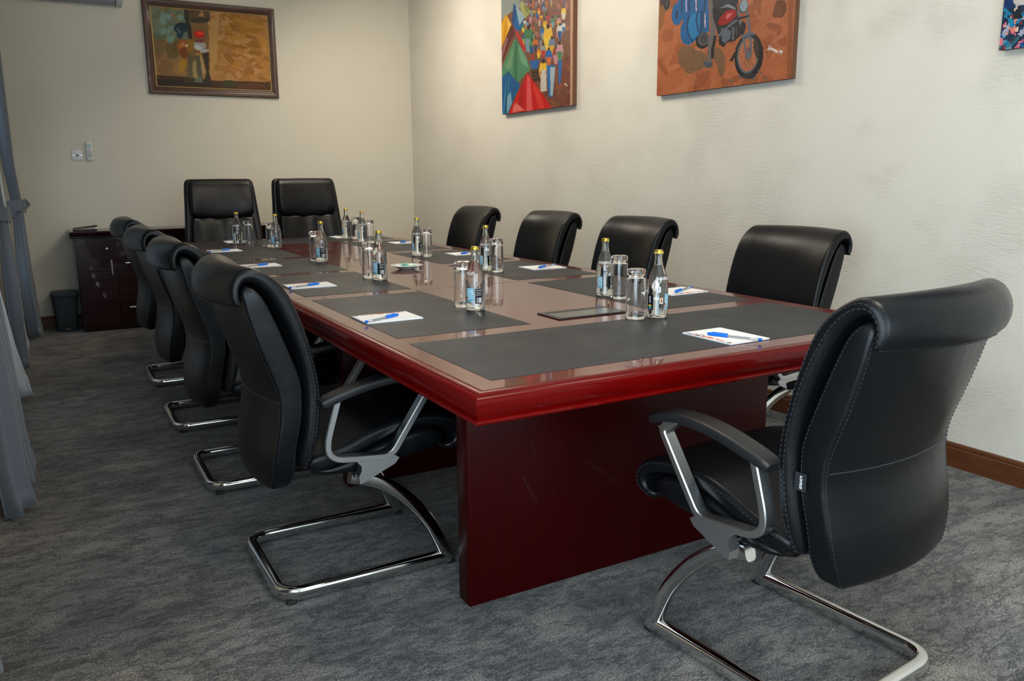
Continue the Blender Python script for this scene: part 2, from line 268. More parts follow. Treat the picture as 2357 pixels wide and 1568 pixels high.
MARKET=[[120, 78, 58, -31, 1506, 1028, 1231, 1049, -79, -63, -10],
[148, 156, 150, -31, 1506, 401, 1394, 397, 743, 170, 738, -48, 684],
[140, 84, 66, 401, 1394, 1028, 1231, 1037, 635, 397, 743],
[190, 44, 40, 538, 1121, 557, 1117, 561, 1104, 553, 1089, 543, 1092, 534, 1110],
[30, 104, 168, 537, 1109, 559, 1104, 553, 1089, 543, 1091],
[34, 26, 26, 553, 1120, 551, 1118, 548, 1118, 545, 1120, 543, 1122, 545, 1124, 548, 1125, 551, 1123],
[190, 44, 40, 796, 761, 823, 756, 829, 737, 818, 714, 802, 717, 790, 744],
[216, 216, 208, 794, 743, 825, 738, 817, 715, 803, 717],
[34, 26, 26, 817, 761, 815, 758, 810, 758, 805, 760, 803, 764, 805, 767, 810, 767, 815, 765],
[216, 104, 40, 550, 895, 578, 889, 584, 870, 572, 848, 556, 851, 544, 878],
[220, 172, 20, 548, 877, 580, 871, 571, 848, 557, 851],
[34, 26, 26, 571, 894, 569, 891, 564, 891, 559, 893, 557, 897, 559, 900, 564, 901, 569, 898],
[190, 44, 40, 804, 983, 826, 978, 831, 963, 822, 946, 809, 948, 800, 970],
[216, 216, 208, 803, 969, 828, 964, 821, 946, 810, 948],
[34, 26, 26, 821, 982, 819, 980, 815, 980, 811, 981, 810, 985, 811, 987, 815, 987, 819, 985],
[240, 200, 60, 518, 1070, 549, 1063, 556, 1042, 542, 1018, 524, 1022, 511, 1052],
[70, 130, 84, 516, 1051, 551, 1043, 541, 1018, 526, 1022],
[34, 26, 26, 541, 1069, 539, 1066, 534, 1066, 528, 1069, 526, 1073, 528, 1076, 534, 1077, 539, 1074],
[70, 130, 84, 399, 1091, 428, 1085, 434, 1066, 422, 1044, 405, 1048, 393, 1075],
[240, 200, 60, 397, 1074, 430, 1067, 421, 1044, 406, 1047],
[34, 26, 26, 421, 1090, 419, 1087, 414, 1087, 409, 1090, 407, 1093, 409, 1096, 414, 1097, 419, 1094],
[120, 150, 170, 497, 1007, 519, 1002, 523, 988, 514, 971, 501, 973, 492, 994],
[216, 216, 208, 495, 993, 520, 988, 513, 971, 502, 973],
[34, 26, 26, 513, 1006, 512, 1004, 508, 1004, 504, 1006, 502, 1009, 504, 1011, 508, 1011, 512, 1009],
[220, 172, 20, 512, 1082, 541, 1076, 547, 1056, 535, 1033, 518, 1037, 506, 1065],
[30, 104, 168, 510, 1064, 543, 1057, 534, 1034, 519, 1037],
[34, 26, 26, 534, 1081, 532, 1078, 527, 1078, 521, 1080, 519, 1084, 521, 1088, 527, 1088, 532, 1085],
[150, 60, 60, 626, 699, 651, 695, 656, 679, 646, 658, 631, 661, 621, 685],
[120, 150, 170, 624, 684, 652, 679, 645, 659, 632, 661],
[34, 26, 26, 645, 700, 643, 697, 638, 697, 634, 699, 632, 702, 634, 705, 638, 705, 643, 703],
[220, 172, 20, 736, 1087, 762, 1081, 767, 1064, 756, 1043, 742, 1046, 731, 1072],
[200, 140, 150, 734, 1071, 764, 1064, 756, 1043, 743, 1046],
[34, 26, 26, 755, 1086, 753, 1084, 749, 1083, 744, 1086, 742, 1089, 744, 1092, 749, 1092, 753, 1090],
[216, 216, 208, 836, 836, 858, 832, 863, 816, 854, 798, 842, 800, 832, 822],
[216, 104, 40, 835, 822, 860, 817, 853, 798, 842, 800],
[34, 26, 26, 853, 836, 851, 834, 847, 833, 844, 835, 842, 838, 844, 841, 847, 841, 851, 839],
[190, 44, 40, 612, 901, 638, 896, 644, 879, 633, 858, 618, 860, 606, 886],
[216, 104, 40, 610, 885, 640, 879, 632, 858, 619, 860],
[34, 26, 26, 632, 901, 630, 898, 625, 898, 620, 900, 619, 904, 620, 907, 625, 907, 630, 905],
[70, 130, 84, 808, 1081, 836, 1074, 843, 1054, 831, 1031, 814, 1035, 802, 1063],
[120, 150, 170, 806, 1062, 839, 1055, 830, 1031, 815, 1034],
[34, 26, 26, 829, 1080, 827, 1077, 822, 1076, 817, 1079, 815, 1083, 817, 1086, 822, 1087, 827, 1084],
[70, 130, 84, 413, 1058, 433, 1054, 437, 1041, 428, 1026, 417, 1029, 409, 1047],
[24, 80, 140, 412, 1046, 434, 1042, 428, 1027, 418, 1029],
[34, 26, 26, 428, 1058, 426, 1056, 423, 1055, 420, 1057, 418, 1060, 420, 1062, 423, 1062, 426, 1060],
[216, 104, 40, 727, 1004, 748, 1000, 753, 985, 744, 968, 732, 971, 723, 992],
[216, 216, 208, 726, 991, 750, 986, 743, 969, 732, 971],
[34, 26, 26, 743, 1004, 741, 1002, 738, 1001, 734, 1003, 732, 1006, 734, 1009, 737, 1009, 741, 1007],
[52, 60, 90, 769, 954, 798, 948, 805, 927, 792, 904, 776, 907, 763, 936],
[150, 60, 60, 767, 935, 801, 928, 791, 904, 777, 907],
[34, 26, 26, 791, 953, 789, 950, 784, 950, 779, 952, 776, 957, 779, 960, 784, 960, 789, 958],
[120, 150, 170, 793, 1006, 812, 1002, 816, 989, 808, 974, 798, 976, 789, 995],
[70, 130, 84, 792, 994, 814, 990, 808, 974, 798, 976],
[34, 26, 26, 808, 1006, 806, 1004, 803, 1004, 799, 1005, 798, 1008, 799, 1010, 803, 1010, 806, 1009],
[216, 104, 40, 462, 1032, 495, 1026, 501, 1004, 488, 979, 469, 983, 455, 1014],
[52, 60, 90, 460, 1013, 497, 1005, 486, 980, 470, 983],
[34, 26, 26, 487, 1032, 484, 1028, 479, 1028, 473, 1031, 471, 1035, 473, 1038, 479, 1039, 484, 1036],
[190, 44, 40, 679, 961, 699, 957, 703, 944, 695, 928, 684, 930, 675, 950],
[220, 172, 20, 678, 949, 701, 944, 694, 928, 685, 930],
[34, 26, 26, 694, 961, 693, 959, 689, 959, 686, 960, 684, 963, 686, 965, 689, 966, 693, 964],
[216, 104, 40, 694, 906, 718, 901, 724, 884, 713, 864, 699, 867, 688, 891],
[30, 104, 168, 692, 890, 720, 885, 712, 864, 700, 866],
[34, 26, 26, 712, 906, 710, 903, 706, 903, 702, 905, 700, 908, 702, 911, 706, 911, 710, 909],
[200, 140, 150, 456, 961, 486, 955, 492, 936, 479, 913, 463, 916, 450, 944],
[150, 60, 60, 454, 943, 488, 937, 478, 913, 464, 916],
[34, 26, 26, 479, 961, 476, 958, 471, 957, 466, 960, 464, 964, 466, 967, 471, 967, 476, 965],
[200, 140, 150, 870, 904, 889, 900, 894, 886, 886, 870, 875, 873, 866, 892],
[120, 150, 170, 869, 891, 891, 887, 885, 871, 875, 872],
[34, 26, 26, 885, 904, 883, 901, 880, 901, 877, 903, 875, 905, 877, 908, 880, 908, 883, 906],
[200, 140, 150, 418, 1025, 439, 1020, 444, 1006, 435, 989, 422, 992, 413, 1012],
[190, 44, 40, 416, 1012, 441, 1006, 434, 989, 423, 991],
[34, 26, 26, 434, 1024, 432, 1022, 428, 1022, 425, 1024, 423, 1027, 425, 1029, 428, 1029, 432, 1027],
[190, 44, 40, 644, 1163, 665, 1159, 669, 1145, 660, 1129, 649, 1131, 640, 1152],
[240, 200, 60, 643, 1151, 666, 1145, 660, 1129, 649, 1131],
[216, 216, 208, 499, 1098, 529, 1092, 536, 1071, 523, 1048, 505, 1052, 492, 1081],
[216, 104, 40, 497, 1080, 532, 1072, 522, 1048, 507, 1051],
[34, 26, 26, 522, 1097, 520, 1094, 514, 1094, 509, 1097, 507, 1101, 509, 1104, 514, 1104, 520, 1102],
[52, 60, 90, 421, 769, 448, 764, 454, 747, 442, 726, 427, 728, 415, 753],
[200, 140, 150, 419, 753, 450, 747, 441, 726, 428, 728],
[34, 26, 26, 441, 769, 439, 766, 434, 766, 430, 768, 428, 772, 430, 775, 435, 775, 439, 773],
[24, 80, 140, 856, 822, 883, 817, 890, 798, 878, 775, 862, 777, 850, 805],
[24, 80, 140, 854, 804, 886, 798, 877, 775, 863, 777],
[34, 26, 26, 877, 822, 875, 819, 870, 819, 865, 821, 863, 825, 865, 828, 870, 829, 875, 826],
[52, 60, 90, 418, 1041, 443, 1036, 448, 1019, 437, 1001, 423, 1003, 413, 1027],
[216, 216, 208, 416, 1026, 444, 1020, 436, 1001, 424, 1003],
[34, 26, 26, 437, 1040, 435, 1038, 430, 1037, 426, 1039, 424, 1043, 426, 1045, 430, 1046, 435, 1044],
[150, 60, 60, 563, 877, 592, 872, 598, 852, 585, 829, 569, 832, 556, 860],
[216, 104, 40, 560, 859, 594, 853, 584, 829, 570, 832],
[34, 26, 26, 584, 877, 582, 874, 577, 873, 572, 876, 570, 880, 572, 883, 577, 884, 582, 881],
[150, 60, 60, 790, 895, 815, 890, 820, 872, 810, 852, 795, 855, 784, 880],
[70, 130, 84, 788, 879, 817, 873, 809, 852, 796, 854],
[34, 26, 26, 809, 895, 807, 892, 802, 892, 798, 894, 796, 897, 798, 900, 802, 901, 807, 898],
[70, 130, 84, 566, 1007, 590, 1002, 595, 985, 585, 966, 571, 969, 560, 993],
[150, 60, 60, 564, 992, 592, 986, 584, 966, 572, 969],
[34, 26, 26, 584, 1007, 582, 1004, 578, 1004, 574, 1006, 572, 1009, 574, 1012, 578, 1012, 582, 1010],
[216, 216, 208, 719, 1138, 748, 1131, 754, 1111, 742, 1088, 726, 1092, 713, 1120],
[70, 130, 84, 717, 1119, 750, 1112, 741, 1088, 727, 1092],
[34, 26, 26, 741, 1137, 739, 1133, 734, 1133, 728, 1136, 726, 1140, 728, 1143, 734, 1143, 739, 1141],
[150, 60, 60, 724, 1131, 742, 1127, 747, 1114, 739, 1099, 728, 1102, 720, 1120],
[120, 150, 170, 722, 1120, 744, 1115, 738, 1099, 729, 1102],
[34, 26, 26, 738, 1131, 736, 1129, 733, 1129, 730, 1130, 728, 1133, 730, 1135, 733, 1135, 736, 1134],
[190, 44, 40, 674, 812, 704, 806, 710, 786, 698, 762, 680, 765, 667, 794],
[30, 104, 168, 672, 793, 706, 787, 697, 762, 682, 764],
[34, 26, 26, 696, 812, 694, 809, 689, 808, 684, 811, 681, 815, 684, 818, 689, 819, 694, 816],
[70, 130, 84, 503, 1135, 529, 1129, 535, 1111, 523, 1091, 508, 1094, 497, 1120],
[220, 172, 20, 501, 1119, 531, 1112, 522, 1091, 509, 1094],
[34, 26, 26, 523, 1134, 521, 1131, 516, 1131, 511, 1133, 509, 1137, 511, 1140, 516, 1140, 521, 1138],
[190, 44, 40, 594, 817, 617, 813, 622, 798, 612, 779, 599, 782, 590, 804],
[240, 200, 60, 593, 803, 619, 798, 612, 780, 600, 782],
[34, 26, 26, 612, 817, 610, 815, 606, 814, 602, 816, 600, 820, 602, 822, 606, 823, 610, 821],
[52, 60, 90, 425, 758, 446, 755, 450, 741, 441, 725, 429, 727, 421, 746],
[216, 104, 40, 424, 746, 447, 742, 441, 725, 430, 727],
[34, 26, 26, 441, 758, 439, 756, 436, 756, 432, 757, 430, 760, 432, 763, 436, 763, 439, 761],
[240, 200, 60, 791, 878, 818, 873, 823, 854, 812, 832, 797, 835, 785, 862],
[120, 150, 170, 789, 861, 820, 855, 811, 832, 798, 835],
[34, 26, 26, 811, 878, 809, 875, 804, 875, 799, 877, 797, 881, 799, 884, 804, 884, 809, 882],
[216, 104, 40, 816, 854, 834, 850, 838, 838, 831, 823, 820, 825, 812, 843],
[220, 172, 20, 815, 842, 836, 838, 830, 823, 821, 824],
[34, 26, 26, 830, 854, 828, 852, 825, 851, 822, 853, 821, 855, 822, 858, 825, 858, 828, 856],
[216, 104, 40, 772, 903, 789, 900, 793, 888, 786, 875, 776, 877, 769, 893],
[220, 172, 20, 771, 893, 790, 889, 785, 875, 777, 877],
[34, 26, 26, 785, 903, 784, 901, 781, 901, 778, 902, 777, 905, 778, 907, 781, 907, 784, 905],
[70, 130, 84, 441, 959, 464, 954, 469, 938, 459, 920, 446, 923, 435, 945],
[200, 140, 150, 439, 944, 466, 939, 458, 920, 446, 922],
[34, 26, 26, 458, 959, 457, 956, 453, 956, 448, 958, 447, 961, 448, 963, 453, 964, 457, 962],
[220, 172, 20, 511, 971, 543, 964, 549, 943, 536, 918, 517, 921, 504, 952],
[220, 172, 20, 508, 951, 545, 944, 535, 918, 519, 921],
[34, 26, 26, 535, 970, 532, 967, 527, 966, 521, 969, 519, 973, 521, 977, 527, 977, 532, 974],
[220, 172, 20, 470, 693, 497, 688, 503, 670, 491, 649, 476, 651, 464, 677],
[52, 60, 90, 468, 676, 499, 671, 490, 649, 477, 651],
[34, 26, 26, 491, 693, 489, 690, 484, 690, 479, 692, 477, 695, 479, 698, 484, 699, 489, 697],
[216, 104, 40, 533, 697, 562, 692, 569, 673, 556, 649, 539, 652, 526, 680],
[240, 200, 60, 531, 679, 564, 673, 555, 649, 540, 651],
[34, 26, 26, 555, 698, 553, 695, 548, 694, 542, 696, 540, 700, 542, 704, 548, 704, 553, 702],
[200, 140, 150, 420, 658, 450, 653, 457, 633, 443, 609, 426, 611, 413, 640],
[200, 140, 150, 417, 639, 452, 634, 442, 609, 427, 611],
[34, 26, 26, 443, 659, 440, 655, 435, 655, 430, 657, 427, 661, 430, 664, 435, 665, 440, 663],
[24, 80, 140, 594, 717, 626, 712, 633, 690, 619, 664, 601, 667, 587, 698],
[120, 150, 170, 592, 697, 628, 691, 618, 665, 602, 667],
[34, 26, 26, 618, 718, 616, 714, 610, 713, 604, 716, 602, 720, 604, 724, 610, 725, 616, 722],
[220, 172, 20, 563, 645, 595, 640, 602, 618, 588, 592, 570, 595, 556, 626],
[150, 60, 60, 561, 625, 597, 619, 587, 592, 571, 595],
[34, 26, 26, 587, 646, 585, 642, 579, 641, 573, 644, 571, 648, 573, 652, 579, 653, 585, 650],
[190, 44, 40, 653, 629, 690, 623, 698, 598, 683, 567, 661, 570, 645, 606],
[150, 60, 60, 651, 606, 693, 599, 681, 567, 663, 570],
[34, 26, 26, 681, 630, 678, 626, 672, 625, 665, 628, 663, 633, 665, 637, 672, 638, 678, 635],
[70, 130, 84, 711, 603, 753, 597, 763, 568, 745, 532, 721, 536, 702, 577],
[120, 150, 170, 708, 576, 757, 569, 743, 533, 722, 536],
[34, 26, 26, 743, 604, 740, 599, 732, 598, 725, 602, 722, 608, 725, 612, 732, 614, 740, 610],
[200, 140, 150, 791, 591, 832, 584, 841, 556, 824, 521, 800, 524, 782, 565],
[220, 172, 20, 788, 564, 835, 557, 822, 521, 802, 524],
[34, 26, 26, 822, 592, 819, 587, 812, 586, 804, 589, 801, 595, 804, 600, 811, 601, 819, 598],
[240, 200, 60, 846, 645, 892, 638, 902, 606, 883, 567, 857, 571, 837, 616],
[216, 216, 208, 843, 615, 895, 607, 881, 567, 858, 571],
[34, 26, 26, 880, 646, 877, 641, 869, 640, 861, 644, 858, 650, 861, 656, 869, 657, 877, 653],
[216, 104, 40, 671, 574, 714, 567, 723, 538, 705, 502, 680, 506, 662, 547],
[216, 216, 208, 668, 546, 717, 539, 703, 503, 682, 506],
[34, 26, 26, 703, 575, 700, 570, 692, 569, 685, 572, 682, 578, 685, 583, 692, 584, 700, 581],
[216, 216, 208, 794, 541, 849, 533, 861, 495, 838, 448, 807, 452, 783, 507],
[24, 80, 140, 791, 505, 853, 496, 836, 448, 809, 452],
[34, 26, 26, 835, 543, 831, 537, 822, 535, 812, 539, 808, 547, 812, 554, 822, 555, 831, 551],
[216, 216, 208, 335, 644, 369, 639, 376, 616, 362, 589, 342, 592, 327, 624],
[216, 104, 40, 332, 623, 372, 617, 360, 589, 343, 592],
[34, 26, 26, 361, 645, 358, 641, 352, 640, 346, 643, 344, 647, 346, 651, 352, 652, 358, 649],
[120, 150, 170, 365, 627, 405, 621, 414, 595, 396, 562, 373, 566, 356, 603],
[216, 104, 40, 362, 602, 408, 595, 395, 563, 375, 566],
[34, 26, 26, 395, 628, 392, 623, 385, 623, 378, 626, 375, 631, 378, 635, 385, 636, 393, 633],
[70, 130, 84, 311, 620, 348, 614, 356, 590, 340, 560, 318, 563, 302, 598],
[240, 200, 60, 308, 597, 351, 591, 339, 560, 320, 563],
[34, 26, 26, 339, 621, 336, 617, 330, 616, 323, 619, 320, 624, 323, 628, 330, 629, 336, 626],
[30, 104, 168, 513, 665, 540, 661, 545, 643, 534, 621, 519, 624, 507, 649],
[24, 80, 140, 511, 648, 542, 643, 533, 621, 520, 623],
[34, 26, 26, 533, 665, 531, 662, 526, 662, 522, 664, 520, 668, 522, 671, 526, 671, 531, 669],
[216, 216, 208, 853, 547, 888, 542, 895, 518, 881, 487, 861, 490, 845, 525],
[30, 104, 168, 850, 524, 890, 518, 879, 488, 862, 490],
[34, 26, 26, 879, 549, 876, 544, 870, 543, 864, 546, 861, 551, 864, 555, 870, 556, 876, 554],
[150, 60, 60, 755, 639, 789, 633, 796, 610, 782, 582, 763, 585, 748, 618],
[70, 130, 84, 753, 617, 791, 611, 781, 583, 764, 585],
[34, 26, 26, 780, 640, 778, 636, 772, 635, 766, 638, 764, 642, 766, 646, 772, 647, 778, 644],
[220, 172, 20, 611, 599, 651, 593, 660, 566, 643, 532, 619, 535, 602, 574],
[240, 200, 60, 608, 573, 654, 566, 641, 532, 621, 535],
[34, 26, 26, 641, 600, 638, 595, 631, 594, 624, 598, 621, 603, 624, 608, 631, 609, 638, 606],
[30, 90, 150, 318, 547, 362, 541, 371, 512, 352, 477, 327, 480, 308, 521],
[220, 172, 20, 315, 520, 365, 513, 351, 477, 329, 480],
[34, 26, 26, 351, 548, 348, 543, 340, 542, 332, 546, 329, 551, 332, 556, 340, 557, 348, 554],
[60, 120, 76, 354, 581, 459, 565, 481, 497, 436, 412, 376, 420, 331, 518],
[120, 150, 170, 346, 516, 466, 499, 432, 413, 380, 419],
[34, 26, 26, 433, 584, 426, 572, 407, 569, 389, 577, 381, 591, 389, 603, 407, 606, 426, 597],
[84, 140, 76, 421, 491, 479, 483, 492, 445, 467, 398, 434, 402, 409, 456],
[24, 80, 140, 417, 455, 483, 446, 465, 398, 436, 402],
[34, 26, 26, 465, 493, 461, 487, 451, 485, 440, 490, 436, 497, 440, 504, 451, 505, 461, 501],
[216, 104, 40, 476, 494, 533, 487, 545, 449, 521, 402, 488, 406, 463, 460],
[52, 60, 90, 472, 459, 537, 450, 519, 402, 490, 406],
[34, 26, 26, 519, 497, 515, 490, 505, 488, 495, 493, 490, 500, 495, 507, 505, 509, 515, 504],
[30, 104, 168, 575, 555, 625, 548, 635, 515, 614, 474, 586, 478, 564, 525],
[120, 150, 170, 571, 524, 628, 516, 612, 474, 588, 477],
[34, 26, 26, 612, 557, 609, 551, 600, 550, 591, 554, 587, 561, 591, 566, 600, 568, 609, 564],
[236, 186, 40, 625, 547, 719, 533, 739, 469, 700, 390, 645, 397, 604, 488],
[240, 200, 60, 618, 486, 726, 471, 696, 390, 649, 396],
[34, 26, 26, 696, 550, 689, 539, 672, 537, 655, 544, 648, 557, 655, 568, 672, 570, 689, 563],
[110, 130, 160, 691, 467, 755, 458, 769, 414, 742, 359, 705, 363, 677, 426],
[220, 172, 20, 686, 425, 760, 415, 740, 359, 707, 363],
[34, 26, 26, 739, 470, 735, 462, 723, 460, 712, 465, 707, 475, 712, 482, 723, 484, 734, 479],
[236, 140, 30, 528, 418, 567, 413, 575, 387, 558, 355, 536, 357, 519, 394],
[240, 200, 60, 525, 393, 569, 388, 557, 355, 538, 357],
[34, 26, 26, 557, 419, 554, 415, 547, 414, 540, 417, 538, 422, 540, 426, 547, 428, 554, 425],
[150, 160, 140, 584, 438, 637, 431, 648, 396, 626, 352, 595, 356, 573, 406],
[190, 44, 40, 580, 405, 640, 397, 624, 352, 597, 355],
[34, 26, 26, 624, 441, 620, 435, 610, 433, 601, 437, 597, 444, 601, 450, 610, 452, 620, 448],
[150, 60, 50, 740, 398, 807, 390, 821, 344, 793, 286, 755, 290, 726, 355],
[200, 140, 150, 735, 354, 812, 345, 791, 286, 757, 290],
[34, 26, 26, 790, 402, 785, 394, 774, 391, 762, 397, 757, 406, 762, 414, 773, 416, 785, 411],
[206, 150, 160, 788, 417, 857, 408, 872, 360, 843, 300, 804, 305, 774, 373],
[70, 130, 84, 784, 371, 862, 362, 841, 301, 806, 305],
[34, 26, 26, 840, 420, 835, 412, 823, 410, 811, 415, 806, 425, 811, 433, 823, 435, 835, 430],
[24, 100, 180, 650, 395, 716, 387, 730, 342, 702, 286, 664, 290, 636, 353],
[216, 104, 40, 645, 352, 720, 343, 700, 286, 667, 290],
[34, 26, 26, 699, 398, 694, 390, 683, 388, 671, 393, 666, 402, 671, 410, 683, 412, 694, 407],
[24, 100, 170, 417, 350, 558, 344, 526, 284, 461, 291],
[56, 38, 32, 439, 288, 590, 277, 579, 198, 460, 204],
[110, 70, 50, 450, 273, 579, 263, 579, 270, 449, 279],
[110, 70, 50, 450, 251, 579, 242, 579, 248, 449, 257],
[110, 70, 50, 450, 229, 579, 221, 579, 227, 449, 236],
[240, 190, 50, 566, 321, 654, 311, 673, 252, 636, 177, 585, 181, 547, 265],
[190, 44, 40, 560, 264, 661, 253, 633, 177, 589, 181],
[34, 26, 26, 632, 326, 626, 315, 611, 313, 595, 319, 589, 331, 595, 341, 611, 344, 626, 338],
[206, 200, 188, 579, 273, 642, 271, 658, 122, 568, 119],
[24, 110, 180, 652, 296, 764, 284, 760, 201, 735, 73, 684, 77, 663, 190],
[168, 186, 196, 699, 276, 769, 273, 735, 83, 707, 81],
[30, 110, 190, 804, 310, 853, 304, 835, 153, 815, 155],
[14, 96, 160, 188, 790, 352, 671, 295, 588, 227, 587, 163, 662],
[150, 180, 190, 217, 768, 364, 674, 273, 618],
[10, 72, 130, 188, 779, 229, 756, 204, 623, 163, 662],
[160, 164, 90, 303, 786, 441, 694, 408, 678, 363, 653, 285, 735],
[120, 128, 70, 331, 760, 430, 701, 375, 689],
[196, 194, 130, 308, 774, 331, 760, 319, 708],
[228, 166, 16, 75, 732, 159, 641, 85, 580, -15, 486, -21, 663],
[206, 140, 10, 75, 720, 98, 645, 35, 525, 11, 528],
[236, 190, 80, 87, 702, 151, 642, 97, 606],
[92, 40, 36, 163, 651, 215, 572, 120, 513, 21, 401, -17, 394, -9, 456, 85, 580],
[196, 40, 40, 192, 614, 261, 566, 362, 449, 339, 419],
[150, 100, 100, 60, 555, 108, 560, 8, 414, -10, 439],
[78, 136, 100, 209, 540, 350, 412, 439, 293, 349, 264, 257, 218, -19, 273, 20, 373, 119, 463],
[60, 112, 80, 202, 524, 249, 496, 234, 232, 187, 259],
[104, 160, 124, 249, 496, 373, 371, 406, 302, 293, 359],
[110, 150, 110, 166, 463, 190, 471, 141, 320, 44, 342],
[14, 90, 146, 104, 312, 280, 194, 173, 90, 87, -8, -12, -1, -13, 273],
[40, 130, 180, 98, 302, 116, 266, 75, -7, 0, -2, 54, 215],
[120, 170, 190, 77, 126, 138, 161, 155, 74, 75, -1],
[16, 56, 80, 92, 308, 104, 307, 63, 0, 38, 1],
[204, 14, 14, 389, 271, 547, 147, 725, 0, 590, -7, 93, -8, 209, 110],
[226, 84, 84, 383, 261, 427, 229, 460, 2, 370, -3],
[176, 8, 10, 292, 187, 349, 226, 325, 22, 231, 6],
[224, 50, 44, 460, 188, 547, 137, 632, 1, 547, 7],
[230, 110, 100, 173, 44, 209, 76, 347, 10, 160, 5],
[196, 150, 120, 946, 1252, 978, 1244, 986, -3, 958, -1]]
